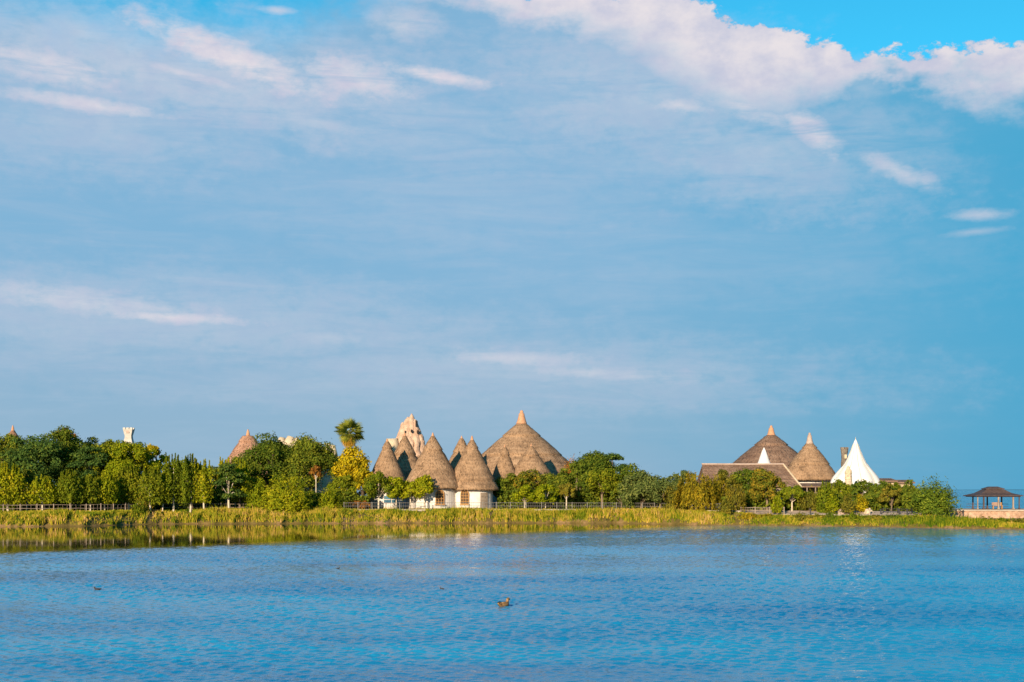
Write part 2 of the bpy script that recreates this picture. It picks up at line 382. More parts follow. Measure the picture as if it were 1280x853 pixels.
def lake():
    rng = np.random.default_rng(2)
    y0, y1, g = 13.0, 172.0, .0017
    ys = y0*np.exp(np.arange(int(math.log(y1/y0)/g)+1)*g); nc = 950
    s_ = np.linspace(-1, 1, nc); Yg, Sg = np.meshgrid(ys, s_, indexing='ij'); Xg = Sg*(.42*Yg+7)
    def field(fx, fy, off, oct_=3):    # smooth world-space noise, sampled coarsely
        gx = np.linspace(-85, 85, 180); gy = np.linspace(10, 175, 180)
        T_ = np.array([[sum(mnoise.noise((a*fx*2**o, b*fy*2**o, off+o))*.5**o for o in range(oct_)) for a in gx] for b in gy])
        u = np.clip((Xg+85)/170*179, 0, 178.999); v = np.clip((Yg-10)/165*179, 0, 178.999); iu, iv = u.astype(int), v.astype(int); u -= iu; v -= iv
        return (T_[iv, iu]*(1-u)+T_[iv, iu+1]*u)*(1-v)+(T_[iv+1, iu]*(1-u)+T_[iv+1, iu+1]*u)*v
    sm = lambda x, a, b: (lambda t: t*t*(3-2*t))(np.clip((x-a)/(b-a), 0, 1))
    calm = sm(Yg-1.35*Xg+field(.05, .05, 1)*15, 124, 154)
    gust = sm(field(.030, .055, 5), -.30, .32)
    amp = (1-calm*.994)*(.55+.75*gust)
    amp *= sm(Yg, 13, 17)*sm(-Yg, -172, -169)*sm(1-np.abs(Sg), 0, .05)
    hgt = np.zeros_like(Yg); n = 52; step = g*Yg
    lam = np.geomspace(.20, 2.8, n)*rng.uniform(.95, 1.05, n)
    sl = np.exp(-(np.log(lam/.46)/.62)**2); sl *= SLOPE/np.sqrt((sl**2).sum()/2)
    for l, a in zip(lam, sl):
        th = rng.normal(-.35, .62); kx, ky = sin(th), -cos(th); k = 2*pi/l
        hgt += a/k*np.sin(k*(kx*Xg+ky*Yg)+rng.uniform(0, 2*pi))*sm(l/step, 1.5, 2.8)
    V = np.stack([Xg, Yg, hgt*amp], -1).reshape(-1, 3); nr = len(ys)
    a = (np.arange(nr-1)[:, None]*nc+np.arange(nc-1)[None]).ravel()
    Fc = np.stack([a, a+1, a+nc+1, a+nc], 1)
    # flat water round about, joined to the edge of the waves
    L0, R0, L1, R1 = 0, nc-1, (nr-1)*nc, nr*nc-1; k = len(V)
    V = np.concatenate([V, [(-900, -400, 0), (900, -400, 0), (900, y0, 0), (900, y1, 0), (900, 196, 0), (-900, 196, 0), (-900, y1, 0), (-900, y0, 0)]])
    Fc = np.concatenate([Fc, [(k+7, k, k+1, k+2), (k+7, L0, L1, k+6), (R0, k+2, k+3, R1), (k+6, k+3, k+4, k+5)]])
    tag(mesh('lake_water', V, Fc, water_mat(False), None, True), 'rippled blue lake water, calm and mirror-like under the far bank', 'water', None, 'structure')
SLOPE = .175
lake()
sheet('sea_water', -45000, 45000, 195, 50000, 0, water_mat(True), 'deep blue open water behind the spit')
# low far coast on the horizon at the right
def coast():
    rng = random.Random(4); v = []; n = 60
    for i in range(n+1):
        x = 1500+i*90; h = (2 + 5*abs(mnoise.noise((i*.13, 2, 0))))*min(1, i/6)
        v += [(x, 9000, -1), (x, 9060, h), (x, 9300, -1)]
    f = []
    for i in range(n): f += [(i*3, i*3+3, i*3+4, i*3+1), (i*3+1, i*3+4, i*3+5, i*3+2)]
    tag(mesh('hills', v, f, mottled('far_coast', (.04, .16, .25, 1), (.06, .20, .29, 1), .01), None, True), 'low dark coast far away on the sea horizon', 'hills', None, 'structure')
coast()

# ---------------------------------------------------------------- foliage
def unit(v): return v/np.maximum(np.linalg.norm(v, axis=1, keepdims=True), 1e-9)
def leaves(P, N, Ax, L, W, rng):
    n = len(P)
    N = unit(N + rng.normal(0, .45, (n, 3))); Ax = unit(Ax + rng.normal(0, .35, (n, 3)))
    B = unit(np.cross(Ax, N)); Ax = unit(np.cross(N, B))
    l = (L*rng.uniform(.65, 1.35, (n, 1))); w = (W*rng.uniform(.65, 1.35, (n, 1)))
    V = np.stack([P-Ax*l*.5, P+B*w*.5+N*w*.08, P+Ax*l*.5-N*w*.1, P-B*w*.5+N*w*.08], 1).reshape(-1, 3)
    return V, np.arange(n*4).reshape(n, 4)
def sph(n, rng): return unit(rng.normal(0, 1, (n, 3)))
def crown(style, z0, z1, r, rng, dens=1.0):
    hz = (z1-z0)/2; c = np.array([0, 0, (z0+z1)/2]); ext = np.array([r, r, hz])
    area = 4*pi*((r*r+2*r*hz)/3)
    limbs = []
    if style in ('round', 'broad', 'open'):
        k = {'round': 22, 'broad': 34, 'open': 30}[style]
        k = max(k, int(k*(r/2.6)**1.3)) if style != 'round' else k
        lr = {'round': (.28, .46), 'broad': (.20, .38), 'open': (.15, .27)}[style]
        d = sph(k, rng); d[:, 2] = np.where(d[:, 2] < -.75, -d[:, 2]*.5, d[:, 2])
        lc = c + d*ext*rng.uniform(.35, .82, (k, 1))**.8
        rad = rng.uniform(lr[0], lr[1], k)*min(r, hz*1.25)
        # keep lobes within the envelope, with a few proud ones
        n = int(area*46*dens)
        w = rad**2; idx = rng.choice(k, n, p=w/w.sum())
        dd = sph(n, rng); outw = unit((lc[idx]-c)/ext*1.0)
        dd = unit(dd + outw*.35 + np.array([0, 0, .12]))
        P = lc[idx] + dd*rad[idx, None]*rng.uniform(.5, 1.06, (n, 1))*np.array([1, 1, .86])
        far = rng.random(n) < .05
        P[far] += dd[far]*rad[idx][far, None]*rng.uniform(.1, .5, (far.sum(), 1))
        N = dd; Ax = unit(np.cross(dd, sph(n, rng))) + np.array([0, 0, -.3])
        L, W = .34, .24
        limbs = [lc[i] for i in rng.choice(k, min(7, k), False)]
    elif style in ('column', 'egg'):
        k = 15 if style == 'column' else 30; a = rng.uniform(0, 2*pi, k); q = np.sqrt(rng.random(k))*.66
        bx = np.stack([np.cos(a)*q*r, np.sin(a)*q*r], 1)
        top = z1-(z1-z0)*(q**1.4)*rng.uniform(.15, .7, k); top[:4] = z1-(z1-z0)*np.array([0, .05, .08, .12])
        if style == 'egg': top = z1-(z1-z0)*(q/.66)**2*rng.uniform(.18, .40, k)-.04*(z1-z0)*rng.random(k)
        n = int(area*50*dens); idx = rng.integers(0, k, n)
        t = rng.random(n)**.85; z = z0+(top[idx]-z0)*t
        prof = np.sin(np.clip(t*1.02+.10, 0, 1)*pi)**.7
        dd = sph(n, rng); dd[:, 2] *= .35; dd = unit(dd)
        P = np.stack([bx[idx, 0], bx[idx, 1], z], 1)
        P[:, :2] += dd[:, :2]*(r*.40*prof*rng.uniform(.35, 1.08, n))[:, None]
        N = dd; Ax = np.tile([0, 0, 1.2], (n, 1)) + dd*.5
        L, W = .36, .20
        limbs = [(bx[i, 0], bx[i, 1], z0+.55*(top[i]-z0)) for i in range(6)]
    elif style == 'layered':
        k = 34; u = rng.random(k); zz = z0+(z1-z0)*(.05+.95*u)
        rr = r*np.sqrt(np.clip(1-((u-.25)/.80)**2, .05, 1)); a = rng.uniform(0, 2*pi, k); q = np.sqrt(rng.random(k))*.72
        lc = np.stack([np.cos(a)*q*rr, np.sin(a)*q*rr, zz], 1); rad = rng.uniform(.24, .42, k)*r
        n = int(area*46*dens); idx = rng.choice(k, n, p=rad**2/(rad**2).sum())
        dd = sph(n, rng)
        P = lc[idx] + dd*rad[idx, None]*rng.uniform(.3, 1.08, (n, 1))*np.array([1, 1, .30])
        P[:, 2] -= .25*np.hypot(P[:, 0]-lc[idx, 0], P[:, 1]-lc[idx, 1])
        N = unit(dd*.5+np.array([0, -.15, .8])); Ax = dd*np.array([1, 1, .2]) + np.array([0, 0, -.2])
        L, W = .40, .20
        limbs = [lc[i] for i in range(8)]
    elif style == 'willow':
        k = int(95*max(1, r/2.4)**1.4); d = sph(k, rng); d[:, 2] = np.abs(d[:, 2])
        st = np.array([0, 0, z0+.42*(z1-z0)]) + d*np.array([r, r, .58*(z1-z0)])*rng.uniform(.45, 1.0, (k, 1))
        ln = np.minimum(rng.uniform(.25, .7, k)*(z1-z0), st[:, 2]-z0)
        n = int(area*58*dens); idx = rng.integers(0, k, n); t = rng.random(n)
        P = st[idx].copy(); P[:, 2] -= ln[idx]*t
        ow = unit(d*np.array([1, 1, .05])); P += ow[idx]*(np.sin(t*1.6)*.22*r*.5)[:, None] + rng.normal(0, .13, (n, 3))
        N = unit(d[idx]+np.array([0, 0, .2])); Ax = np.tile([0, 0, -1.4], (n, 1)) + ow[idx]*.3
        L, W = .42, .13
        limbs = [st[i] for i in range(9)]
    elif style == 'feather':
        k = int(85*max(1, r/1.8)**1.5); d = sph(k, rng); d[:, 2] = np.abs(d[:, 2])*1.0+.02
        tip = np.array([0, 0, z0]) + unit(d)*np.array([r, r, (z1-z0)])*rng.uniform(.72, 1.06, (k, 1))
        base = np.array([0, 0, z0]) + np.stack([rng.normal(0, .25*r, k), rng.normal(0, .25*r, k), np.zeros(k)], 1)
        n = int(area*52*dens); idx = rng.integers(0, k, n); t = rng.random(n)**.6
        P = base[idx]*(1-t[:, None]) + tip[idx]*t[:, None]
        P[:, 2] += (np.sin(t*pi)*.10*(z1-z0)); P += rng.normal(0, .10+.05*r, (n, 3))*(t[:, None]*.8+.25)
        P[:, 2] = np.maximum(P[:, 2], z0+.02)
        N = unit(d[idx]+np.array([0, -.2, .3])); Ax = unit(tip[idx]-base[idx])*1.3
        L, W = .40, .15
        limbs = [tuple(base[i]*.35+tip[i]*.65) for i in range(8)]
    return P, N, Ax, L, W, limbs
def tree(name, label, cat, px, ytop, ybot, hw, d, style, pal, seed, group=None, pale=False, dens=1.0, leaf=1.0, ground_y=None):
    """px, ytop, ybot, hw: where the crown stands in the photograph; d: metres behind the waterline"""
    Y = shore(px)+d; base = float(gh(px, d))-.03
    rng = np.random.default_rng(seed*7+11)
    z1 = Z(ytop, Y)-base; z0 = max(Z(ybot, Y)-base, .05); r = hw*Y/F*{'round': 1.26, 'broad': 1.2, 'open': 1.2, 'layered': 1.2, 'column': 1.42, 'egg': 1.42}.get(style, 1.1)
    if style in ('round', 'column') and d <= 9: z0 *= .86
    if style in ('broad', 'layered', 'open') and d > 12: z0 = min(z0, .12*z1)
    root = empty(name, (X(px, Y), Y, base), label, cat, group)
    root.rotation_euler.z = 0
    P, N, Ax, L, W, limbs = crown(style, z0, z1, r, rng, dens)
    V, Fc = leaves(P, N, Ax, L*leaf, W*leaf, rng)
    tb = MB(); tr = max(.07, .045*r+.03*z1*.3)*(.78 if pale else 1)
    if style == 'feather': tr *= .45
    if style == 'feather':
        for lp in limbs: tb.tube([(lp[0]*.08, lp[1]*.08, -.1), (lp[0]*.5, lp[1]*.5, lp[2]*.45), lp], [tr, tr*.7, tr*.25], 5)
    else:
        lean = rng.normal(0, .10, 2)*z1*.12
        fork = np.array([lean[0], lean[1], z0+.18*(z1-z0)])
        top = np.array([lean[0]*.6, lean[1]*.6, z0+.72*(z1-z0)])
        tb.tube([(0, 0, -.15), (0, 0, .08), tuple(fork*np.array([.5, .5, .5])), tuple(fork), tuple(top)], [tr*1.5, tr*1.12, tr, tr*.8, tr*.22], 8)
        for lp in limbs:
            lp = np.array(lp); s0 = fork*(.75+.25*rng.random())
            mid = s0*.45+lp*.55 + np.array([0, 0, .06*(z1-z0)])
            tb.tube([tuple(s0), tuple(mid), tuple(lp)], [tr*.5, tr*.32, tr*.12], 5)
    tb.build('trunk', PALEBARK if pale else BARK, root, True)
    mesh('crown', V, Fc, LEAF[pal], root)
    return root

RW = 'young trees planted in a row along the left railing'
BK = 'big dark trees behind the left row'
T = [
 # left: front row
 ('roadside_tree', 'round yellow-green tree at the far left end of the planted row', 'tree', 10, 577, 631, 21, 9, 'egg', 'yg', RW, True),
 ('small_tree', 'narrow tree with rust-tinged top squeezed between the first two row trees', 'tree', 34, 583, 628, 9, 13, 'round', 'mixed', RW, True),
 ('roadside_tree', 'low olive-green row tree just right of the round yellow-green end tree', 'tree', 53, 593, 630, 15, 9, 'egg', 'yg', RW, True),
 ('roadside_tree', 'egg-shaped green row tree standing before the black gap under the dark trees', 'tree', 88, 586, 629, 16, 9, 'egg', 'mid', RW, True),
 ('roadside_tree', 'slim green row tree, left one of a touching pair', 'tree', 113, 591, 629, 12, 9, 'egg', 'mid', RW, True),
 ('roadside_tree', 'yellowish row tree, right one of a touching pair', 'tree', 131, 588, 630, 14, 9, 'egg', 'yg', RW, True),
 ('roadside_tree', 'dark green upright row tree with one pale trunk below the white carved tower', 'tree', 161, 580, 629, 14, 9, 'egg', 'mid', RW, True),
 ('poplar', 'pointed green tree in the row right after the dark upright tree', 'tree', 188, 582, 629, 14, 4, 'column', 'mid', RW, True),
 ('poplar', 'slim pointed tree with lighter yellowish leaves beside the dirt track', 'tree', 203, 586, 627, 9, 4, 'column', 'yg', RW, True),
 ('poplar', 'tallest pointed tree of the left row, with several spiky tips', 'tree', 217, 566, 627, 15, 5, 'column', 'mid', RW, True),
 ('poplar', 'tall pointed tree with one thin spike above its top', 'tree', 238, 567, 627, 13, 5, 'column', 'mid', RW, True),
 ('poplar', 'pointed tree with yellowed top just left of the layered blue-green tree', 'tree', 255, 573, 627, 13, 5, 'column', 'yg', RW, True),
 ('conifer', 'layered blue-green tree of drooping tiers in the left row', 'tree', 286, 580, 626, 21, 6, 'layered', 'cedar', None, True),
 ('poplar', 'yellow-green spiky tree rising behind the layered blue-green tree', 'tree', 283, 571, 612, 9, 12, 'column', 'yg', None, False),
 ('poplar', 'yellow-green spiky tree in front of the reddish thatched roof', 'tree', 300, 575, 626, 11, 9, 'column', 'yg', None, False),
 # left: back
 ('broad_tree', 'dark green tree under the reddish roof tip at the far left', 'tree', 8, 541, 606, 30, 32, 'broad', 'dark', BK, False),
 ('broad_tree', 'dark blue-green tree with a flat top behind the second row tree', 'tree', 43, 543, 608, 36, 30, 'broad', 'cedar', BK, False),
 ('broad_tree', 'tallest dark tree of the left grove with a domed top', 'tree', 82, 535, 606, 32, 34, 'broad', 'dark', BK, False),
 ('broad_tree', 'dark blue-green tree with drooping layers low on its right side', 'tree', 112, 556, 607, 25, 26, 'layered', 'cedar', BK, False),
 ('broad_tree', 'dark crown fading to yellow-green at the right end of the dark grove', 'tree', 112, 540, 600, 28, 38, 'broad', 'dark', BK, False),
 ('dry_tree', 'tree with a rusty dry crown just showing above the dark domed tree', 'tree', 82, 536, 560, 9, 44, 'round', 'russet', None, False),
 ('broad_tree', 'broad yellow-green tree left of the white carved tower', 'tree', 140, 544, 612, 27, 30, 'broad', 'mid', None, False),
 ('broad_tree', 'yellow-green tree hiding the foot of the white carved tower', 'tree', 167, 545, 614, 27, 24, 'broad', 'yg', None, False),
 ('broad_tree', 'wispy yellow tree at the right edge of the left grove', 'tree', 195, 548, 612, 16, 27, 'open', 'yellow', None, False),
 ('broad_tree', 'lime green tree between the yellow tree and the row below', 'tree', 148, 570, 616, 20, 18, 'broad', 'fresh', None, False),
 ('broad_tree', 'mid green tree filling the gap behind the tall pointed row trees', 'tree', 232, 578, 620, 26, 17, 'broad', 'mid', None, False),
 ('broad_tree', 'dark green tree behind the layered blue-green conifer', 'tree', 268, 580, 620, 20, 17, 'broad', 'dark', None, False),
 ('shrub', 'reddish-green shrub at the head of the dirt track on the left bank', 'shrub', 181, 612, 641, 10, 5, 'feather', 'mixed', None, False),
 ('shrub', 'low dark green shrub on the left bank beside the dirt track', 'shrub', 171, 628, 644, 9, 3.5, 'feather', 'mid', None, False),
 # middle left
 ('broad_tree', 'big dark green tree against the reddish thatched roof', 'tree', 336, 541, 612, 34, 26, 'broad', 'dark', 'two big dark trees left of the palm', False),
 ('broad_tree', 'big dark green tree just left of the fan palm', 'tree', 388, 543, 612, 33, 26, 'broad', 'dark', 'two big dark trees left of the palm', False),
 ('broad_tree', 'dark tree filling the dip under the reddish thatched roof', 'tree', 306, 568, 612, 20, 20, 'broad', 'dark', None, False),
 ('bush', 'yellow-green feathery bush left of the widest waterside bush', 'bush', 325, 592, 640, 17, 7, 'feather', 'yg', None, False),
 ('bush', 'widest yellow-green feathery bush on the bank, fanning up from one foot', 'bush', 358, 588, 643, 31, 5, 'feather', 'yg', None, False),
 ('bush', 'small yellow-green bush with sparse top right of the widest feathery bush', 'bush', 413, 606, 641, 15, 6, 'feather', 'yg', None, False),
 ('small_tree', 'little rust-red tree with a bare pale stem before the dark trees', 'tree', 395, 582, 600, 5.5, 15, 'round', 'russet', None, True),
 ('broad_tree', 'mid green tree filling the shade left of the yellow tree', 'tree', 428, 590, 626, 17, 14, 'broad', 'mid', None, False),
 ('broad_tree', 'bright yellow tree wrapped round the foot of the fan palm', 'tree', 441, 559, 618, 23, 17, 'broad', 'yellow', None, False),
 ('broad_tree', 'lower yellow tree leaning against the leftmost thatched hut', 'tree', 454, 584, 621, 14, 14, 'broad', 'yellow', None, False),
 ('bush', 'reddish-brown low hedge bush on the lawn under the yellow tree', 'bush', 448, 626, 637, 14, 11, 'round', 'russet', None, False),
 ('roadside_tree', 'dark green young tree with white trunk, first before the thatched huts', 'tree', 473, 588, 626, 15, 8, 'round', 'mid', 'young trees before the thatched huts', True),
 ('roadside_tree', 'rounded young tree before the blue window of the left hut', 'tree', 495, 596, 625, 12, 8, 'round', 'fresh', 'young trees before the thatched huts', True),
 ('roadside_tree', 'young tree between the blue window and the white wall', 'tree', 513, 598, 626, 12, 8, 'round', 'fresh', 'young trees before the thatched huts', True),
 ('roadside_tree', 'brightest young tree, with a peaked top, covering the left end of the white wall', 'tree', 531, 590, 627, 12, 7, 'round', 'yg', 'young trees before the thatched huts', True),
 # right of huts
 ('broad_tree', 'dark tree touching the right eave of the hut with the wooden door', 'tree', 633, 590, 618, 17, 15, 'broad', 'dark', None, False),
 ('broad_tree', 'broad green tree with yellow sprays before the two small cone roofs', 'tree', 662, 589, 622, 26, 15, 'broad', 'mixed', None, False),
 ('broad_tree', 'dark green tree under the right slope of the largest thatched roof', 'tree', 694, 590, 630, 20, 16, 'broad', 'dark', None, False),
 ('ball_tree', 'small clipped ball tree with bright leaves, left one of two by the railing', 'tree', 656, 604, 631, 11.5, 8, 'round', 'fresh', 'two clipped ball trees by the railing', True),
 ('ball_tree', 'small clipped ball tree with ragged top, right one of two by the railing', 'tree', 682, 605, 633, 12, 8, 'round', 'fresh', 'two clipped ball trees by the railing', True),
 ('small_tree', 'olive tree on several thin bare stems right of the two ball trees', 'tree', 708, 602, 627, 13, 9, 'open', 'olive', None, True),
 ('dry_tree', 'tree with a spiky orange-brown top at the right end of the largest thatched roof', 'tree', 714, 565, 612, 12, 24, 'feather', 'russet', None, False),
 ('broad_tree', 'very dark tree at the right foot of the largest thatched roof', 'tree', 722, 574, 634, 22, 14, 'broad', 'dark', None, False),
 ('broad_tree', 'tallest dark tree right of the largest thatched roof, with two humps', 'tree', 741, 561, 634, 28, 20, 'broad', 'dark', None, False),
 ('broad_tree', 'dark blue-green tree sloping down to the right of the tallest dark tree', 'tree', 766, 568, 634, 30, 20, 'layered', 'cedar', None, False),
 ('broad_tree', 'dark tree at the low right end of the central dark grove', 'tree', 790, 579, 636, 24, 16, 'broad', 'dark', None, False),
 ('small_tree', 'light green umbrella-shaped tree with forked stem before the dark grove', 'tree', 753, 584, 620, 19, 10, 'round', 'mid', None, False),
 ('small_tree', 'dark low tree in the shade right of the umbrella-shaped tree', 'tree', 777, 604, 636, 13, 10, 'broad', 'dark', None, False),
 ('broad_tree', 'sage green leafy tree coming down to the bank, left one of a pair', 'tree', 802, 589, 641, 25, 7, 'broad', 'sage', None, False),
 ('broad_tree', 'sage green leafy tree with yellow flecks, right one of a pair', 'tree', 826, 593, 642, 22, 7, 'broad', 'sage', None, False),
 ('bush', 'olive bush between the sage green trees and the golden willow', 'bush', 840, 604, 642, 12, 6, 'feather', 'olive', None, False),
 ('broad_tree', 'pale sage tree with a domed top behind the golden willow', 'tree', 853, 585, 630, 19, 15, 'open', 'sage', None, False),
 ('willow', 'largest golden willow hanging down to the bank', 'tree', 870, 585, 640, 26, 7, 'willow', 'willow', 'golden willows on the bank', False),
 ('willow', 'smaller golden willow behind the largest one, under the long roof', 'tree', 894, 588, 640, 18, 12, 'willow', 'willow', 'golden willows on the bank', False),
 ('willow', 'narrow olive-gold willow standing alone below the long thatched roof', 'tree', 920, 600, 643, 11, 7, 'willow', 'olive', 'golden willows on the bank', False),
 ('broad_tree', 'olive tree with wispy top hiding the left half of the long thatched roof', 'tree', 908, 586, 634, 17, 15, 'broad', 'olive', None, False),
 ('bush', 'low olive bush between the golden willows at the water', 'bush', 907, 624, 646, 10, 4, 'feather', 'olive', None, False),
 # right
 ('broad_tree', 'dark green tree against the long thatched roof, left of the russet one', 'tree', 935, 583, 634, 19, 15, 'broad', 'dark', None, False),
 ('broad_tree', 'tree with russet upper leaves before the long thatched roof', 'tree', 959, 586, 632, 20, 12, 'broad', 'mixed', None, False),
 ('shrub', 'narrow upright lime shrub beside the right end of the railing', 'shrub', 972, 620, 641, 6.5, 7, 'column', 'fresh', None, False),
 ('small_tree', 'green tree with a fan of pale bare stems under the end of the long roof', 'tree', 990, 606, 629, 17, 11, 'broad', 'mid', None, True),
 ('small_tree', 'olive drooping tree left of the pointed dark shrub', 'tree', 1012, 610, 638, 12, 11, 'willow', 'olive', None, False),
 ('shrub', 'tall pointed green shrub under the smaller cone roof', 'shrub', 1031, 601, 642, 11, 9, 'column', 'mid', None, False),
 ('shrub', 'light green shrub leaning on the right of the tall pointed shrub', 'shrub', 1041, 612, 642, 8, 8, 'feather', 'fresh', None, False),
 ('broad_tree', 'dark green tree before the white tent on its left half', 'tree', 1052, 600, 632, 15, 16, 'broad', 'mid', None, False),
 ('broad_tree', 'dark green tree before the white tent on its right half', 'tree', 1078, 601, 634, 15, 16, 'broad', 'dark', None, False),
 ('bush', 'bright yellow bush below the white tent', 'bush', 1077, 615, 640, 8, 9, 'feather', 'yellow', None, False),
 ('bush', 'olive bush below the pale carved pillar', 'bush', 1060, 617, 641, 10, 8, 'feather', 'olive', None, False),
 ('broad_tree', 'dark tree right of the white tent', 'tree', 1100, 600, 634, 14, 16, 'broad', 'dark', None, False),
 ('small_tree', 'olive and tan leaved tree between two dark ones right of the tent', 'tree', 1114, 604, 638, 13, 11, 'open', 'olive', None, False),
 ('broad_tree', 'dark green tree touching the big olive tree on its left', 'tree', 1133, 601, 637, 15, 15, 'broad', 'dark', None, False),
 ('broad_tree', 'green tree in front of the low grey roofs', 'tree', 1121, 603, 630, 12, 19, 'broad', 'mid', None, False),
 ('broad_tree', 'big round fine-leaved olive tree at the end of the spit left of the pavilion', 'tree', 1167, 593, 644, 30, 7, 'feather', 'fineleaf', None, False),
]
for i, (nm, lb, ct, px, yt, yb, hw, d, st, pal, gr, pale) in enumerate(T):
    big = hw*(shore(px)+d)/F > 2.6
    tree(nm, lb, ct, px, yt, yb, hw, d, st, pal, i+1, gr, pale, dens=1.15 if big else 1.35, leaf=.92 if big else .84)

# low bushes along the right bank, each one its own
for i, (px, yt, hw, d, pal, lb) in enumerate([
    (935, 642, 13, 2.6, 'willow', 'low golden bush at the water below the long thatched roof'),
    (958, 642, 12, 2.6, 'willow', 'low golden-brown bush at the water left of the lime shrub'),
    (1000, 642, 14, 2.6, 'olive', 'low olive bush at the water below the fan-stemmed tree'),
    (1022, 643, 12, 2.4, 'olive', 'low olive bush at the water below the tall pointed shrub'),
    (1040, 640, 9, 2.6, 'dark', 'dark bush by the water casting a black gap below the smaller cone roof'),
    (1066, 643, 16, 2.6, 'mid', 'low green bush at the water below the white tent'),
    (1092, 645, 15, 2.6, 'olive', 'low olive bush at the water right of the white tent'),
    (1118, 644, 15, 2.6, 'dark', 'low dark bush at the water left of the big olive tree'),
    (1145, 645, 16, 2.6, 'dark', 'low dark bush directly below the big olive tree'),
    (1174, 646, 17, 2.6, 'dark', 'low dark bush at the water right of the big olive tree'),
    (1204, 649, 15, 2.8, 'mid', 'low green bush below the left end of the rubble terrace'),
    (1230, 648, 15, 2.8, 'olive', 'low olive bush below the pavilion'),
    (1256, 649, 15, 2.8, 'mid', 'low green bush below the right posts of the pavilion'),
    (1281, 649, 14, 2.8, 'olive', 'low olive bush cut by the right edge of the picture')]):
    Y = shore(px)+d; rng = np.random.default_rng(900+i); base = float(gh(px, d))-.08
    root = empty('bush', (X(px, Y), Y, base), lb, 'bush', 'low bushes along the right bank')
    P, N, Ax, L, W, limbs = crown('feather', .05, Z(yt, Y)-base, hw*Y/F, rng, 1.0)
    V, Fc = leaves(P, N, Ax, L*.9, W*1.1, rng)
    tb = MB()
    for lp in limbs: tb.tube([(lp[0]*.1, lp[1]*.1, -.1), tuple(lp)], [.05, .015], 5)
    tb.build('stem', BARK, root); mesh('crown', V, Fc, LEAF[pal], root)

def undergrowth():
    rng = np.random.default_rng(31); Ps = []
    for a, b, d0, hmin, hmax in [(-60, 345, 15, 2.0, 3.4), (345, 462, 14, 1.6, 3.0), (622, 850, 14.5, 1.8, 3.6), (850, 930, 12, 1.2, 2.4), (930, 1158, 14, 1.2, 2.6)]:
        n = int((b-a)*150); px = rng.uniform(a, b, n); Y = np.interp(px, [p[0] for p in SHORE], [p[1] for p in SHORE])+d0+rng.normal(0, .9, n)
        x = (px-640)/F*Y
        top = np.array([hmin+(hmax-hmin)*(.5+.9*mnoise.noise((q*.35, 7, 0))+.35*mnoise.noise((q*1.1, 2, 0))) for q in x])
        Ps.append(np.stack([x, Y, G+np.maximum(top, .5)*rng.random(n)**.7], 1))
    P = np.concatenate(Ps); N = sph(len(P), rng)*.8+np.array([0, -.5, .3]); Ax = sph(len(P), rng)
    V, Fc = leaves(P, N, Ax, .42, .26, rng)
    tag(mesh('undergrowth', V, Fc, LEAF['dark']), 'dense dark undergrowth behind the railings under the trees', 'undergrowth', None, 'stuff')
undergrowth()
# fan palm
def palm(px, ytop, Y):
    rng = np.random.default_rng(5); base = G-.03
    root = empty('fan_palm', (X(px, Y), Y, base), 'tall fan palm with a skirt of dead yellow fronds rising over the yellow tree', 'palm')
    hub = Z(540, Y)-base
    b = MB(); b.tube([(0, 0, -.2), (.03, 0, hub*.5), (0, 0, hub)], [.34, .26, .22], 10); b.build('trunk', BARK, root, True)
    def frond(dirv, ln, fan, droop, out, k=17):
        dirv = np.array(dirv)/np.linalg.norm(dirv); o = np.array([0, 0, hub-.1])
        tipp = o+dirv*ln*.40
        side = np.cross(dirv, [0, 0, 1.0]); side = side/max(np.linalg.norm(side), 1e-6); up = np.cross(side, dirv)
        ro = rng.uniform(-1.2, 1.2); side, up = side*cos(ro)+up*sin(ro), up*cos(ro)-side*sin(ro)
        for j in range(k):
            a = (j/(k-1)-.5)*2*1.35
            dv = dirv*cos(a)+side*sin(a); dv = dv/np.linalg.norm(dv)
            l2 = fan*(1-.25*abs(a)/1.35)*rng.uniform(.9, 1.1)
            m_ = tipp+dv*l2*.55; e = tipp+dv*l2 + np.array([0, 0, -droop*l2]); w = np.cross(dv, up); w = w/np.linalg.norm(w)*.05
            out.append([tipp-w*.2, tipp+w*.2, m_+w, e, m_-w])
        w = side*.025
        out.append([o-w, o+w, o+dirv*ln*.3+w, tipp+w, tipp-w])
    def pack(q, name, mat):
        V = np.array(q).reshape(-1, 3); mesh(name, V, np.arange(len(V)).reshape(-1, 5), mat, root)
    q = []
    for i in range(52):
        e = np.arcsin(rng.uniform(-.72, 1)); a = rng.uniform(0, 2*pi)
        frond((cos(a)*cos(e), sin(a)*cos(e), sin(e)), rng.uniform(2.0, 3.0), 1.45, .16, q)
    pack(q, 'crown', LEAF['frond'])
    q = []
    for i in range(26):
        e = radians(rng.uniform(-84, -52)); a = rng.uniform(0, 2*pi)
        frond((cos(a)*cos(e), sin(a)*cos(e), sin(e)), rng.uniform(2.0, 3.0), 1.15, .3, q)
    pack(q, 'frond_skirt', LEAF['dead'])
palm(437, 516, 210)

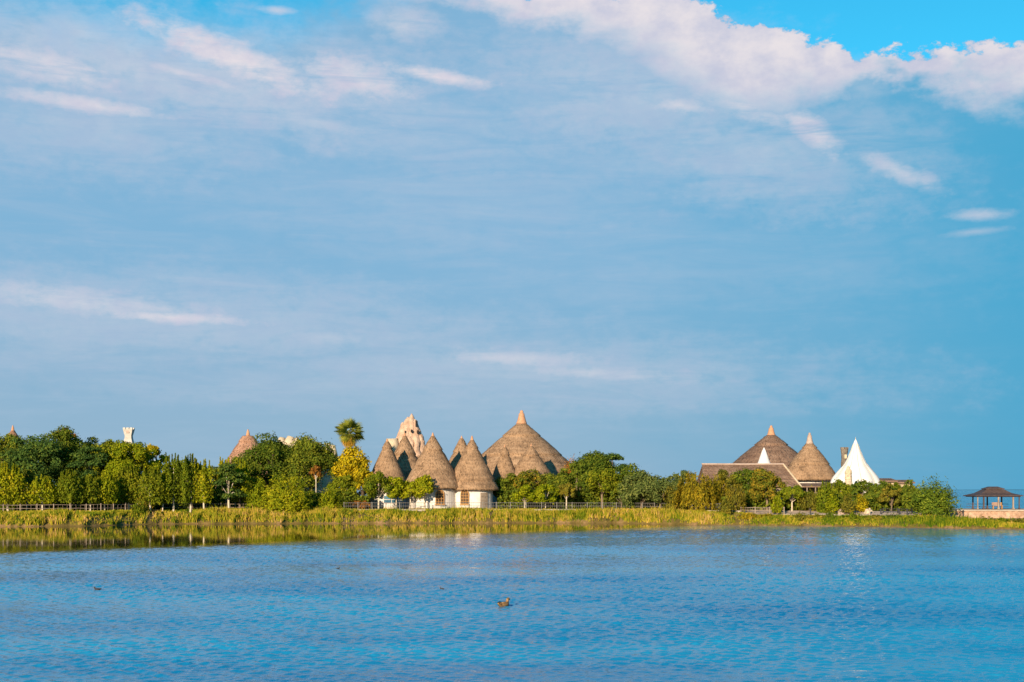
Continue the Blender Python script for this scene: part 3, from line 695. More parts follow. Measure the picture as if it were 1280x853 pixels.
# ---------------------------------------------------------------- grass
def grass():
    rng = np.random.default_rng(77); n = 150000
    px = rng.uniform(-40, 1320, n)
    d = rng.random(n)**1.25*8.2+.08
    Yn = np.interp(px, [p[0] for p in SHORE], [p[1] for p in SHORE]); x = (px-640)/F*(Yn+4)
    # tussocks
    k = 5200; tx = rng.uniform(x.min(), x.max(), k); td = rng.random(k)*8+.3
    ti = rng.integers(0, k, n); tus = rng.random(n) < .75
    x = np.where(tus, tx[ti]+rng.normal(0, .16, n), x); d = np.where(tus, np.clip(td[ti]+rng.normal(0, .16, n), .08, 9), d)
    y = shore_at(x)+d
    z = gh(x/y*F+640, d)
    pxx = x/y*F+640
    bare = .8*np.clip(np.array([mnoise.noise((a*.12, b*.5, 9)) for a, b in zip(x, d)])*2.2-.35, 0, 1) + np.exp(-((pxx-(190+ (d-4)*1.2))/7)**2) + .9*np.exp(-((pxx-92)/9)**2)*(d > 2.2) + .75*np.exp(-((pxx-612)/3.5)**2) + .5*np.exp(-((pxx-835)/8)**2)
    clump = np.array([mnoise.noise((a*.22, b*.3, 3)) for a, b in zip(x, d)])
    keep = (rng.random(n) > bare) & (rng.random(n) < .66+.95*clump)
    x, y, z, d, clump, pxx = (q[keep] for q in (x, y, z, d, clump, pxx)); n = len(x)
    right = np.clip((pxx-860)/80, 0, 1)
    big = np.array([mnoise.noise((a*.09, 5, 1)) for a in x])
    h = (rng.uniform(.28, .85, n)*(1+.95*clump+.8*big)+.12)*(1-.35*right)*np.where(d < .8, .8, 1)
    h = h*np.interp(d, [0, 2.5, 4.5, 6.5, 9], [.72, .85, .55, .30, .26])*np.where(rng.random(n) < .06, 1.5, 1.0); h = np.where((right > .5) & (d > 7.0), .06, h)
    w = rng.uniform(.035, .075, n)
    a = rng.uniform(0, 2*pi, n); lean = rng.uniform(.05, .5, n)*h
    bx, by = np.cos(a)*w, np.sin(a)*w*.3
    b = np.stack([x, y, z-.05], 1)
    la = rng.uniform(0, 2*pi, n)
    m_ = b+np.stack([np.cos(la)*lean*.3, np.sin(la)*lean*.3, h*.6], 1); t_ = b+np.stack([np.cos(la)*lean, np.sin(la)*lean, h], 1)
    s = np.stack([bx, by, np.zeros(n)], 1)
    V = np.stack([b-s, b+s, m_+s*.7, t_, m_-s*.7], 1).reshape(-1, 3)
    def f(t):
        g = t.new('ShaderNodeNewGeometry'); co = g.outputs['Position']
        k = t.m('ADD', t.m('MULTIPLY', g.outputs['Random Per Island'], .40), t.m('MULTIPLY', t.noise(co, .20, 5, .65), 1.05))
        sx = t.new('ShaderNodeSeparateXYZ'); t.put(sx.inputs[0], co); k = t.m('SUBTRACT', k, t.m('ADD', .05, t.m('MULTIPLY', t.ss(sx.outputs[0], 22, 34), .09)))
        c = t.ramp(k, [(.44, (.055, .110, .008, 1)), (.61, (.175, .205, .012, 1)), (.73, (.340, .290, .022, 1)), (.86, (.470, .320, .050, 1)), (1.0, (.560, .340, .150, 1))])
        d_ = t.new('ShaderNodeBsdfDiffuse'); t.put(d_.inputs[0], c); tr = t.new('ShaderNodeBsdfTranslucent'); t.put(tr.inputs[0], c)
        m1 = t.new('ShaderNodeMixShader'); m1.inputs[0].default_value = .3; t.put(m1.inputs[1], d_.outputs[0]); t.put(m1.inputs[2], tr.outputs[0]); return m1.outputs[0]
    tag(mesh('grass', V, np.arange(n*5).reshape(n, 5), material('bank_grass', f)), 'tall yellow-green grass covering the bank along the waterline', 'grass', None, 'stuff')
grass()

# ---------------------------------------------------------------- thatched huts
def resample(prof, step):
    out = [prof[0]]
    for (r0, z0), (r1, z1) in zip(prof, prof[1:]):
        k = max(1, int(math.hypot(r1-r0, z1-z0)/step))
        for i in range(1, k+1): out.append((r0+(r1-r0)*i/k, z0+(z1-z0)*i/k))
    return out
def straw(mb, prof, rng, per=13):
    """loose straw ends lying down the slope, so that the thatch has a ragged skin"""
    for (r0, z0), (r1, z1) in zip(prof, prof[1:]):
        sl_ = math.hypot(r1-r0, z1-z0)
        if sl_ < .02 or z1 > z0: continue
        n = int(pi*(r0+r1)*sl_*per)
        tr, tz = (r1-r0)/sl_, (z1-z0)/sl_; nr, nz = -tz, tr
        for _ in range(n):
            t = rng.random(); w = rng.uniform(0, 2*pi); r = r0+(r1-r0)*t; z = z0+(z1-z0)*t
            L = rng.uniform(.18, .42); wd = rng.uniform(.02, .05)
            o1, o2 = .01, rng.uniform(.04, .13)
            ra, za = r+nr*o1, z+nz*o1; rb, zb = r+tr*L+nr*o2, z+tz*L+nz*o2
            dw = wd/max(r, .3); sk = rng.uniform(-.06, .06)/max(r, .3)
            mb.add([(ra*cos(w-dw), ra*sin(w-dw), za), (ra*cos(w+dw), ra*sin(w+dw), za), (rb*cos(w+dw*.5+sk), rb*sin(w+dw*.5+sk), zb), (rb*cos(w-dw*.5+sk), rb*sin(w-dw*.5+sk), zb)], [(0, 1, 2, 3)])
def fringe(mb, r, z, rng, ln=.35, slope=(.5, -.85)):
    n = int(2*pi*r*16)
    for _ in range(n):
        w = rng.uniform(0, 2*pi); L = ln*rng.uniform(.5, 1.3); dw = rng.uniform(.02, .05)/r; rr = r-rng.uniform(0, .12)
        a = (rr, z+.05); b = (rr+slope[0]*L, z+.05+slope[1]*L)
        mb.add([(a[0]*cos(w-dw), a[0]*sin(w-dw), a[1]), (a[0]*cos(w+dw), a[0]*sin(w+dw), a[1]), (b[0]*cos(w), b[0]*sin(w), b[1])], [(0, 1, 2)])
def hut(name, label, px, apex, eave_y, eave_px, Y, tiers=(), mat=THATCH, cap=None, wall_r=None, base_z=None, group=None, capmat=CLAY, windows=(), door=None, seed=1, seg=56, top_r=.22, bulge=.014, cat='hut', blue=None, per=13):
    """cone roof on a round plaster wall; tiers: heights (photograph rows) where one layer of thatch laps the next"""
    rng = random.Random(seed); base = G-.02
    root = empty(name, (X(px, Y), Y, base), label, cat, group)
    k = Y/F; zt = Z(apex, Y)-base; ze = Z(eave_y, Y)-base; re = eave_px*k
    def rad(z):
        t = (zt-z)/(zt-ze); return top_r+(re-top_r)*(t+bulge*math.sin(t*pi))
    prof = [(.02, zt), (rad(zt-.02), zt-.03)]
    zs = sorted([Z(y, Y)-base for y in tiers], reverse=True)
    for z in zs:
        prof += [(rad(z)+.08, z-.02), (rad(z)-.01, z-.11)]
    if bulge:
        dense = [prof[0], prof[1]]
        cur = prof[1][1]
        for z in zs+[ze]:
            m_ = 8
            for i in range(1, m_+1):
                zz = cur+(z-cur)*i/m_; dense.append((rad(zz)+.08*i/m_, zz))
            if z != ze: dense.append((rad(z)-.01, z-.11))
            cur = z-.11 if z != ze else z
        prof = dense
    else: prof.append((re, ze))
    skin = list(prof)
    prof = resample(prof, .45) + [(re-.06, ze-.22), (max((wall_r or re*.8)-.15, .2), ze+.25)]
    b = MB(); b.lathe(prof, seg, jit=.045, rng=rng)
    straw(b, skin, rng, per)
    fringe(b, re, ze-.05, rng)
    roof = b.build('roof', mat, root, True)
    if cap:    # cap: (top row, foot row, foot half width px)
        y0, y1, hw = cap; z0, z1 = Z(y0, Y)-base, Z(y1, Y)-base; r1 = hw*k
        h = z0-z1
        p = [(.02, z0), (.07+r1*.1, z0-.02), (r1*.34, z0-h*.12), (r1*.30, z0-h*.22), (r1*.52, z0-h*.26), (r1*.62, z0-h*.5), (r1*.86, z0-h*.86), (r1*1.02, z1), (r1*1.0, z1-.12)]
        MB().lathe(resample(p, .25), 20, jit=.015, rng=rng).build('finial', capmat, roof, True)
    if wall_r:
        wall = MB().lathe(resample([(wall_r, -.25), (wall_r, ze+.35)], 1.2), 48).build('wall', PLASTER, root)
        # plinth
        MB().lathe([(wall_r+.06, -.2), (wall_r+.07, .22), (wall_r+.02, .26)], 48).build('plinth', CREAM, root)
    def place(o, ang): o.rotation_euler.z = ang
    for (ang, zc, w, h) in windows:      # arched lattice window, ang from the side that faces the lake
        n = 12; a0 = -pi/2+ang
        # pane
        pts = [(-w/2, -h/2), (w/2, -h/2)] + [(w/2*cos(t), h/2-w/2+w/2*sin(t)) for t in np.linspace(0, pi, n)]
        def P3(u, v, dep): return ((wall_r*cos(u/wall_r)+dep)*1.0, wall_r*sin(u/wall_r), zc+v)
        pane = mesh('window', [P3(u, v, .10) for u, v in pts], [tuple(range(len(pts)))], GLASS, root); place(pane, a0)
        fb = MB()
        loop = pts+[pts[0]]
        fb.tube([P3(u, v, .15) for u, v in loop], .075, 5)
        for q in (-1/6, 1/6): fb.tube([P3(q*w, -h/2, .14), P3(q*w, h/2-.08, .14)], .036, 5)
        for q in np.linspace(-.32, .30, 4): fb.tube([P3(-w/2, q*h, .14), P3(0, q*h, .125), P3(w/2, q*h, .14)], .034, 5)
        fb.box(wall_r+.12, 0, zc-h/2-.07, .22, w+.3, .1)
        fr = fb.build('frame', WOOD, pane)
    if door:
        ang, w, h = door
        db = MB(); nb = 5
        for i in range(nb):
            u = (i+.5)/nb*w-w/2
            a = u/wall_r; db.box((wall_r+.05)*cos(a), (wall_r+.05)*sin(a), h/2, .07, w/nb*.94, h, a)
        dr = db.build('door', GREYWOOD, root); place(dr, -pi/2+ang)
        for z in (.35*h, .78*h):
            hb = MB(); hb.tube([((wall_r+.11)*cos(u/wall_r), (wall_r+.11)*sin(u/wall_r), z) for u in np.linspace(-w/2, w/2, 5)], .05, 5); hb.build('batten', GREYWOOD, dr)
    if blue:
        ang, zc, w, h = blue
        n = 6; us = np.linspace(-w/2, w/2, n)
        v = [((wall_r+.03)*cos(u/wall_r), (wall_r+.03)*sin(u/wall_r), zc+s_*h/2) for u in us for s_ in (-1, 1)]
        o = mesh('window', v, [(2*i, 2*i+2, 2*i+3, 2*i+1) for i in range(n-1)], BLUEGLASS, root); place(o, -pi/2+ang)
        fb = MB()
        for s_ in (-1, 0, 1): fb.tube([((wall_r+.06)*cos(u/wall_r), (wall_r+.06)*sin(u/wall_r), zc+s_*h/2) for u in us], .05, 5)
        for u in (us[0], 0, us[-1]): fb.tube([((wall_r+.06)*cos(u/wall_r), (wall_r+.06)*sin(u/wall_r), zc+s_*h/2) for s_ in (-1, 1)], .05, 5)
        fb.build('frame', PLASTER, o)
    return root
FRONT = 'cone-roofed thatched huts by the water'
hut('thatched_hut', 'thatched cone hut with lattice window, behind the brightest young tree', 541, 545, 609, 37, 199, (562,), cap=(541, 547, 2.4), wall_r=3.35, group=FRONT,
    windows=[(radians(20), 1.75, 1.2, 1.95)], seed=2)
hut('thatched_hut', 'thatched cone hut with lattice window and grey plank door', 590, 550, 611, 33, 200, (560, 601), cap=(545, 551.5, 2.4), wall_r=2.95, group=FRONT,
    windows=[(radians(-18), 1.75, 1.2, 1.95)], door=(radians(37), 1.25, 2.35), seed=3)
hut('thatched_hut', 'leftmost thatched cone hut of the cluster, beside the yellow tree', 484, 552, 612, 28, 206, (560,), cap=(549, 554, 2.2), wall_r=2.75, group=FRONT, blue=(radians(18), 1.35, 2.2, 1.1), seed=4)
hut('thatched_hut', 'thatched cone hut with a dark shaded flank between two others, below the rock tower', 506, 545, 612, 34, 213, (568,), cap=(541.5, 547, 2.2), wall_r=3.4, group=FRONT, seed=5)
hut('thatched_hut', 'thatched cone hut half hidden, its tip just left of the hut with the plank door', 577, 548, 612, 32, 209, (565,), cap=(545, 550, 2.0), wall_r=3.2, group=FRONT, seed=6)
hut('thatched_hut', 'largest thatched roof of all, broad cone with a tall clay finial', 652, 528, 597, 80, 221, (545, 569), cap=(513, 529, 6.6), wall_r=8.2, seed=7, seg=80, top_r=.5, per=9)
hut('thatched_hut', 'narrow small cone roof before the largest thatched roof, left of two', 631, 559, 601, 17, 206, (569,), cap=(556, 561, 1.5), wall_r=1.6, group='two small cone roofs before the largest roof', seed=8)
hut('thatched_hut', 'wide small cone roof before the largest thatched roof, right of two', 664, 558, 603, 32, 207, (569,), cap=(555, 560, 1.6), wall_r=3.0, group='two small cone roofs before the largest roof', seed=9)
hut('thatched_hut', 'reddish thatched cone roof with a blunt stepped top over the dark trees', 310, 545, 612, 48, 224, (552,), mat=THATCH_RED, cap=(537, 546, 3.0), wall_r=4.8, seed=10, top_r=.85)
hut('thatched_hut', 'reddish roof tip peeping over the trees at the far left', 16, 538, 612, 44, 222, (546,), mat=THATCH_RED, cap=(532, 541, 2.6), wall_r=4.4, seed=11)
hut('thatched_hut', 'tall thatched roof with clay finial behind the long gabled roof', 964, 543, 592, 63, 222, (556,), mat=THATCH_DARK, cap=(532, 544.5, 5.4), wall_r=6.2, seed=12, seg=8, top_r=.55, per=9)
hut('thatched_hut', 'thatched cone roof with a pale eave and grey finial left of the white tent', 1012, 553, 599, 35, 211, (560, 580), cap=(541, 554, 4.6), capmat=GREYCLAY, wall_r=3.1, seed=13, bulge=.06, top_r=.35)

# pale fascia ring round that last roof's eave is modelled as the low terrace roof beside it
def long_house():
    Y = 200; base = G-.02; k = Y/F
    x0, x1 = 878, 979; cx = (x0+x1)/2
    root = empty('long_house', (X(cx, Y), Y, base), 'long low house under a dark gabled thatch roof with pale ridge', 'house')
    hl = (x1-x0)/2*k; zr = Z(581, Y)-base; ze = Z(609, Y)-base
    dp = 4.6; rng = random.Random(3)
    def slope(sgn, mb):
        nx, ny = 60, 14; v = []
        for j in range(ny+1):
            t = j/ny
            for i in range(nx+1):
                s = i/nx; xa = -hl + (2*hl+ (1.6 if sgn < 0 else .5)*t)*s - .5*t*(1-s)
                v.append((xa, sgn*dp*t, zr+(ze-zr)*t + rng.uniform(-.04, .04)+.05*(j % 5 == 0)))
        f = [(j*(nx+1)+i, j*(nx+1)+i+1, (j+1)*(nx+1)+i+1, (j+1)*(nx+1)+i) for j in range(ny) for i in range(nx)]
        mb.add(v, f)
        for _ in range(2600):
            t = rng.random(); xx = rng.uniform(-hl, hl+1.2*t); L = .35/6; yy = sgn*dp*t; zz = zr+(ze-zr)*t
            mb.add([(xx-.03, yy, zz+.02), (xx+.03, yy, zz+.02), (xx+rng.uniform(-.05, .05), sgn*dp*(t+L), zr+(ze-zr)*(t+L)+rng.uniform(.05, .12))], [(0, 1, 2)])
    b = MB(); slope(-1, b); slope(1, b); roof = b.build('roof', THATCH_DARK, root)
    MB().tube([(-hl-.1, 0, zr+.08), (0, 0, zr+.05), (hl+.1, 0, zr+.08)], .13, 8).build('ridge', GREYCLAY, roof)
    MB().tube([(hl+.05, -.05, zr), (hl+1.65, -dp-.05, ze+.02)], .13, 8).build('verge', CREAM, roof)
    MB().box(0, 0, (ze)/2, 2*hl-.8, 2*dp-1.4, ze+.6).build('wall', GREYWOOD, root)
    g = MB(); g.add([(-hl+.05, -dp*.98, ze), (-hl+.05, dp*.98, ze), (-hl+.05, 0, zr-.05), (-hl+.2, -dp*.98, ze), (-hl+.2, dp*.98, ze), (-hl+.2, 0, zr-.05)], [(0, 1, 2), (5, 4, 3), (0, 2, 5, 3), (1, 4, 5, 2)])
    g.build('gable', STONE, root)
long_house()
def terrace():   # low shed roofs that run under the cone roof to the tent
    Y = 197; base = G-.02; k = Y/F
    root = empty('veranda', (X(1022, Y), Y, base), 'open veranda with a low brown roof under the cone roof left of the tent', 'veranda')
    b = MB(); hw = 29*k; z1 = Z(604, Y)-base; z0 = Z(608, Y)-base
    b.add([(-hw, -1.6, z0), (hw, -1.6, z0), (hw, 1.6, z1), (-hw, 1.6, z1), (-hw, -1.6, z0-.15), (hw, -1.6, z0-.15), (hw, 1.6, z1-.15), (-hw, 1.6, z1-.15)],
          [(0, 1, 2, 3), (7, 6, 5, 4), (0, 4, 5, 1), (1, 5, 6, 2), (2, 6, 7, 3), (3, 7, 4, 0)])
    b.build('roof', THATCH_DARK, root)
    for i in range(6):
        MB().tube([(-hw+.3+i*(2*hw-.6)/5, -1.4, -.1), (-hw+.3+i*(2*hw-.6)/5, -1.4, z0-.05)], .09, 7).build('post', GREYWOOD, root)
    MB().box(0, 1.3, z0/2, 2*hw-.3, .2, z0-.3).build('wall', GREYWOOD, root)
terrace()
# small white cone between the roofs
def pavilion_cone():
    Y = 207; base = G-.02; k = Y/F
    root = empty('white_cone', (X(955, Y), Y, base), 'small sharp white cone roof peeping over the long gabled roof', 'tent')
    zt, zb = Z(559.5, Y)-base, Z(583, Y)-base
    o = MB().lathe(resample([(.02, zt), (2.4*k, zt-.18*(zt-zb)), (6*k, zt-.62*(zt-zb)), (9.5*k, zb), (9.3*k, zb-.3)], .3), 28).build('roof', CANVAS, root, True)
    MB().lathe([(8.0*k, -.2), (8.0*k, zb-.1)], 28).build('wall', PLASTER, root, True)
pavilion_cone()
def tent():
    Y = 203; base = G-.02; k = Y/F
    root = empty('white_tent', (X(1069.5, Y), Y, base), 'large white peaked tent with concave sides and a swelling skirt', 'tent')
    pts = [(549.5, .5), (553, 2.2), (558, 4), (564, 6.2), (570, 8.6), (575, 11), (579, 13), (582, 15), (586, 18.6), (591, 22.8), (596, 26.8), (600, 29), (606, 31), (611, 31)]
    n = 72; v = []; prof = [(w*k, Z(y, Y)-base) for y, w in pts]
    prof = resample(prof, .25)
    for r, z in prof:
        q = min(1, max(0, (r/k-5)/14))
        for i in range(n):
            a = 2*pi*i/n; s = 1+q*.075*abs(cos(a*5))-.03*q
            v.append((r*s*cos(a), r*s*sin(a), z))
    f = [(i*n+j, i*n+(j+1) % n, (i+1)*n+(j+1) % n, (i+1)*n+j) for i in range(len(prof)-1) for j in range(n)]
    cv = mesh('canopy', v, f, CANVAS, root, True)
    s = MB()
    for i in range(10):
        a = 2*pi*(i+.5)/10
        s.tube([(r*.985*cos(a), r*.985*sin(a), z+.01) for r, z in prof[2::3]], .035, 4)
    s.build('seam', CREAM, cv)
    MB().lathe([(27*k, -.2), (27*k, Z(610, Y)-base+.05)], 40).build('wall', PLASTER, root, True)
    MB().tube([(0, 0, prof[0][1]-.05), (0, 0, prof[0][1]+.35)], [.06, .015], 6).build('finial', CREAM, root)
tent()

# ---------------------------------------------------------------- rock tower and other tall oddities
def rocky(mb, path, rads, rng, n=14, amp=.14, fr=1.1):
    base = len(mb.v); mb.tube(path, rads, n)
    for i in range(base, len(mb.v)):
        p = Vector(mb.v[i]); d = mnoise.noise_vector(p*fr)*amp + mnoise.noise_vector(p*fr*2.7)*amp*.5
        mb.v[i] = tuple(p+d)
def lin_path(a, b, k=9): return [tuple(np.array(a)*(1-t)+np.array(b)*t) for t in np.linspace(0, 1, k)]
def rock_tower():
    Y = 226; base = G-.02; k = Y/F; rng = random.Random(8)
    root = empty('rock_tower', (X(512, Y), Y, base), 'pinkish rock tower of fused pointed spires with dark arched holes', 'tower')
    zz = lambda y: Z(y, Y)-base
    b = MB()
    rocky(b, lin_path((0, 0, -.3), (0, 0, zz(543)), 14), list(np.linspace(2.7, 1.35, 14)), rng, 22, .28, .6)
    for i, (dx, dy, top, r0) in enumerate([(-9, -3, 528, 7.5), (-3, -6, 521.5, 7.2), (2.5, -5, 518.5, 7.6), (8, -5, 524, 7.0), (12, -3, 533, 6.0), (-6, 5, 527, 7), (4, 6, 521, 7), (10, 5, 530, 6), (16, -5, 541, 5), (-14, 0, 538, 5.4), (10, -9, 545, 6), (1, -10, 543, 6.5), (-7, -9, 545, 6)]):
        foot = (dx*k*1.08, dy*k*1.05, zz(572)); tip = (dx*k*.86, dy*k*.78, zz(top))
        m_ = 16; t = np.linspace(0, 1, m_)
        rr = [max(r0*.95*k*(1-.25*a)*sqrt(max(1-max((a-.62)/.38, 0)**2, 0)), .05) for a in t]
        rocky(b, lin_path(foot, tip, m_), rr, rng, 14, .26, .8)
    b.build('wall', ROCK, root, True)
    for (px, y0, y1, w) in [(515.2, 537.5, 541, 1.9), (523, 538.5, 542.5, 2.2), (520.8, 526, 534, 1.3), (507.5, 539, 542, 1.8)]:
        zc0, zc1 = zz(y1), zz(y0); x = (px-512)*k; w2 = w/2*k; dy = -15.2*k+abs(px-514)*.35*k
        pts = [(-w2, zc0), (w2, zc0)] + [(w2*cos(t), zc1-w2+w2*sin(t)) for t in np.linspace(0, pi, 9)]
        v = [(x+u, dy, z) for u, z in pts] + [(x+u*.9, dy+1.2, z) for u, z in pts]; n = len(pts)
        mesh('window', v, [tuple(range(n)), tuple(range(2*n-1, n-1, -1))] + [(i, i+n, (i+1) % n+n, (i+1) % n) for i in range(n)], HOLESHADE, root)
    # lower block beside it
    b = MB(); rocky(b, lin_path((-21*k, -1, -.3), (-21*k, -1, zz(549)), 10), [1.2]*9+[.9], rng, 16, .16, .9)
    b.build('side_block', CREAM, root, True)
rock_tower()
def cream_rocks():
    Y = 228; base = G-.02; k = Y/F; rng = random.Random(12)
    root = empty('rock_house', (X(385, Y), Y, base), 'pale cream rock-like parapet peeping over the two big dark trees', 'building')
    b = MB()
    for (px, top, hw) in [(352, 548, 9), (362, 546, 11), (371, 547, 7), (384, 549, 10), (396, 553, 11), (410, 555.5, 9), (417, 558, 7)]:
        rocky(b, lin_path(((px-385)*k, 0, -.3), ((px-385)*k, 0, Z(top, Y)-base), 10), [hw*k]*7+[hw*k*.9, hw*k*.72, hw*k*.4], rng, 14, .4, .7)
    b.build('wall', CREAM, root, True)
cream_rocks()
def white_tower():
    Y = 224; base = G-.02; k = Y/F
    root = empty('white_tower', (X(161, Y), Y, base), 'white carved tower with a flared square head above the left trees', 'tower')
    zz = lambda y: Z(y, Y)-base
    def ring(hw, z): return [(hw*k*a, hw*k*c, z) for a, c in ((-1, -1), (1, -1), (1, 1), (-1, 1))]
    prof = [(9, -.2), (8.6, zz(585)), (7.4, zz(568)), (5.8, zz(555)), (4.2, zz(548)), (4.0, zz(545)), (5.0, zz(541)), (5.9, zz(537))]
    v = [p for hw, z in prof for p in ring(hw, z)]; f = [(i*4+j, i*4+(j+1) % 4, (i+1)*4+(j+1) % 4, (i+1)*4+j) for i in range(len(prof)-1) for j in range(4)]
    f.append(tuple((len(prof)-1)*4+j for j in range(4)))
    mesh('shaft', v, f, CREAMWHITE, root)
    for sx in (-1, 0, 1):
        for sy in (-1, 1): MB().box(sx*4.4*k, sy*4.4*k, zz(536), 2.9*k, 2.9*k, 2.4*k).build('merlon', CREAMWHITE, root)
    c = MB(); c.box(0, -5.25*k, zz(540), 4.2*k, .5*k, 3.6*k); c.build('niche', GREYCLAY, root)
    # lower pale wing that shows at the edge of the grove
    w = MB(); w.box(33*k, .5, zz(577)/2, 9*k, 3.0, zz(574)); w.build('wing', CANVAS, root)
white_tower()
def stone_tower():
    Y = 210; base = G-.02; k = Y/F; rng = random.Random(2)
    root = empty('stone_tower', (X(1055.5, Y), Y, base), 'slim dark stone tower with a wider head behind the white tent', 'tower')
    zz = lambda y: Z(y, Y)-base
    b = MB(); b.lathe(resample([(4.6*k, -.2), (4.2*k, zz(575)), (3.9*k, zz(568)), (4.3*k, zz(566)), (4.6*k, zz(561.5)), (3.4*k, zz(561))], .35), 12, jit=.05, rng=rng); b.build('shaft', STONE, root)
    b = MB()
    for i in range(6):
        a = 2*pi*i/6; b = MB(); b.box(3.7*k*cos(a), 3.7*k*sin(a), zz(560.6), .28, .28, .32, a); b.build('merlon', STONE, root)
    MB().box(.05, -4.2*k, zz(571), .34, .25, .6).build('window', CREAM, root)
stone_tower()
def pillar():
    Y = 192; base = G-.02; k = Y/F; rng = random.Random(6)
    root = empty('carved_pillar', (X(1060.5, Y), Y, base), 'pale carved pillar with a pointed head in front of the white tent', 'pillar')
    zz = lambda y: Z(y, Y)-base
    b = MB(); b.lathe(resample([(5.2*k, -.2), (4.9*k, zz(606)), (4.4*k, zz(600)), (4.7*k, zz(599)), (4.1*k, zz(593)), (4.6*k, zz(591.5)), (3.6*k, zz(588)), (2.2*k, zz(586.5)), (1.6*k, zz(584)), (.05, zz(582.5))], .3), 14, jit=.04, rng=rng)
    b.build('shaft', CREAM, root)
    for (x, y) in ((-1.6, 595), (1.6, 595), (0, 602.5)):
        MB().box(x*k, -4.25*k, zz(y), 1.3*k, .8*k, 2.2*k).build('niche', GREYCLAY, root)
pillar()
def low_houses():
    Y = 203; base = G-.02; k = Y/F
    for (px, hw, y0, y1, lb) in [(1106, 10, 598, 601, 'low flat-roofed house with grey-brown roof just right of the white tent'), (1126, 12, 600, 603, 'low flat-roofed house whose dark roof edge shows left of the big olive tree')]:
        root = empty('low_house', (X(px, Y), Y, base), lb, 'house', 'low houses right of the tent')
        z1, z0 = Z(y0, Y)-base, Z(y1, Y)-base
        MB().box(0, 0, z0/2-.1, 2*hw*k-.6, 4.2, z0+.1).build('wall', CREAM, root)
        b = MB(); a, d = hw*k, 2.6
        b.add([(-a, -d, z0), (a, -d, z0), (a, d, z0), (-a, d, z0), (-a*.75, 0, z1), (a*.75, 0, z1), (-a, -d, z0-.2), (a, -d, z0-.2), (a, d, z0-.2), (-a, d, z0-.2)],
              [(0, 1, 5, 4), (2, 3, 4, 5), (1, 2, 5), (3, 0, 4), (0, 6, 7, 1), (1, 7, 8, 2), (2, 8, 9, 3), (3, 9, 6, 0)])
        b.build('roof', THATCH_DARK, root)
        for sx in (-.5, .5):
            MB().box(sx*a, -2.12, z0*.55, .8, .12, 1.0).build('window', GLASS, root)
        Y += 3
low_houses()

# ---------------------------------------------------------------- pavilion and its terrace
def pavilion():
    Y = 181; k = Y/F; base = Z(636.5, Y)
    root = empty('pavilion', (X(1241, Y), Y, base), 'open pavilion with a two-tier dark brown roof on slim posts by the sea', 'pavilion')
    zz = lambda y: Z(y, Y)-base
    ze = zz(619.5)
    hw = 29.5*k; dp = 2.5; m_ = 15*k
    def hip(b, a0, d0, z0, a1, d1, z1, th):
        b.add([(-a0, -d0, z0), (a0, -d0, z0), (a0, d0, z0), (-a0, d0, z0), (-a1, -d1, z1), (a1, -d1, z1), (a1, d1, z1), (-a1, d1, z1),
               (-a0, -d0, z0-th), (a0, -d0, z0-th), (a0, d0, z0-th), (-a0, d0, z0-th)],
              [(0, 1, 5, 4), (1, 2, 6, 5), (2, 3, 7, 6), (3, 0, 4, 7), (4, 5, 6, 7), (8, 9, 1, 0), (9, 10, 2, 1), (10, 11, 3, 2), (11, 8, 0, 3), (11, 10, 9, 8)])
    b = MB(); hip(b, hw, dp, ze, hw*.62, dp*.62, zz(616.5), .10); hip(b, hw*.625, dp*.625, zz(616.45), hw*.36, dp*.36, zz(611.8), .02)
    roof = b.build('roof', DARKWOOD, root)
    b = MB(); hip(b, hw*.40, dp*.40, zz(611), hw*.16, dp*.16, zz(608.4), .07); b.build('roof_lantern', DARKWOOD, roof)
    MB().box(0, 0, zz(611.4)-.05, hw*.60, dp*.60, .16).build('lantern_frame', IRON, roof)
    bm = MB()
    for s in (-1, 1): bm.box(0, s*(dp-.35), ze-.12, 2*hw-.5, .12, .14); bm.box(s*(hw-.35), 0, ze-.12, .12, 2*dp-.8, .14)
    bm.build('beam', DARKWOOD, root)
    for (x, y, mt, w) in [(-.93, -1, GREYWOOD, .11), (-.66, -1, DARKWOOD, .17), (0, -1, GREYWOOD, .17), (.66, -1, GREYWOOD, .17), (.93, -1, DARKWOOD, .12), (-.66, 1, DARKWOOD, .15), (0, 1, DARKWOOD, .15), (.66, 1, DARKWOOD, .15)]:
        p = MB(); p.box(x*(hw-.2), y*(dp-.4), (ze-.1)/2, w, w, ze-.05); p.box(x*(hw-.2), y*(dp-.4), .09, w*1.7, w*1.7, .18); p.build('post', mt, root)
    rl = MB()
    for z in (.28, .62): rl.tube([(-hw+.3, dp-.4, z), (hw-.3, dp-.4, z)], .03, 5)
    rl.build('rail', DARKWOOD, root)
    tb = empty('bench', (X(1246, Y)-.1, Y-.5, base), 'orange-brown wooden bench under the open pavilion', 'bench')
    MB().box(0, 0, .44, 1.3, .42, .07).build('seat', WOOD, tb)
    q = MB()
    for z in (.62, .78): q.box(0, .2, z, 1.3, .05, .12)
    q.build('backrest', WOOD, tb)
    for s in (-.55, .55): MB().box(s, 0, .21, .07, .38, .41).build('leg', WOOD, tb)
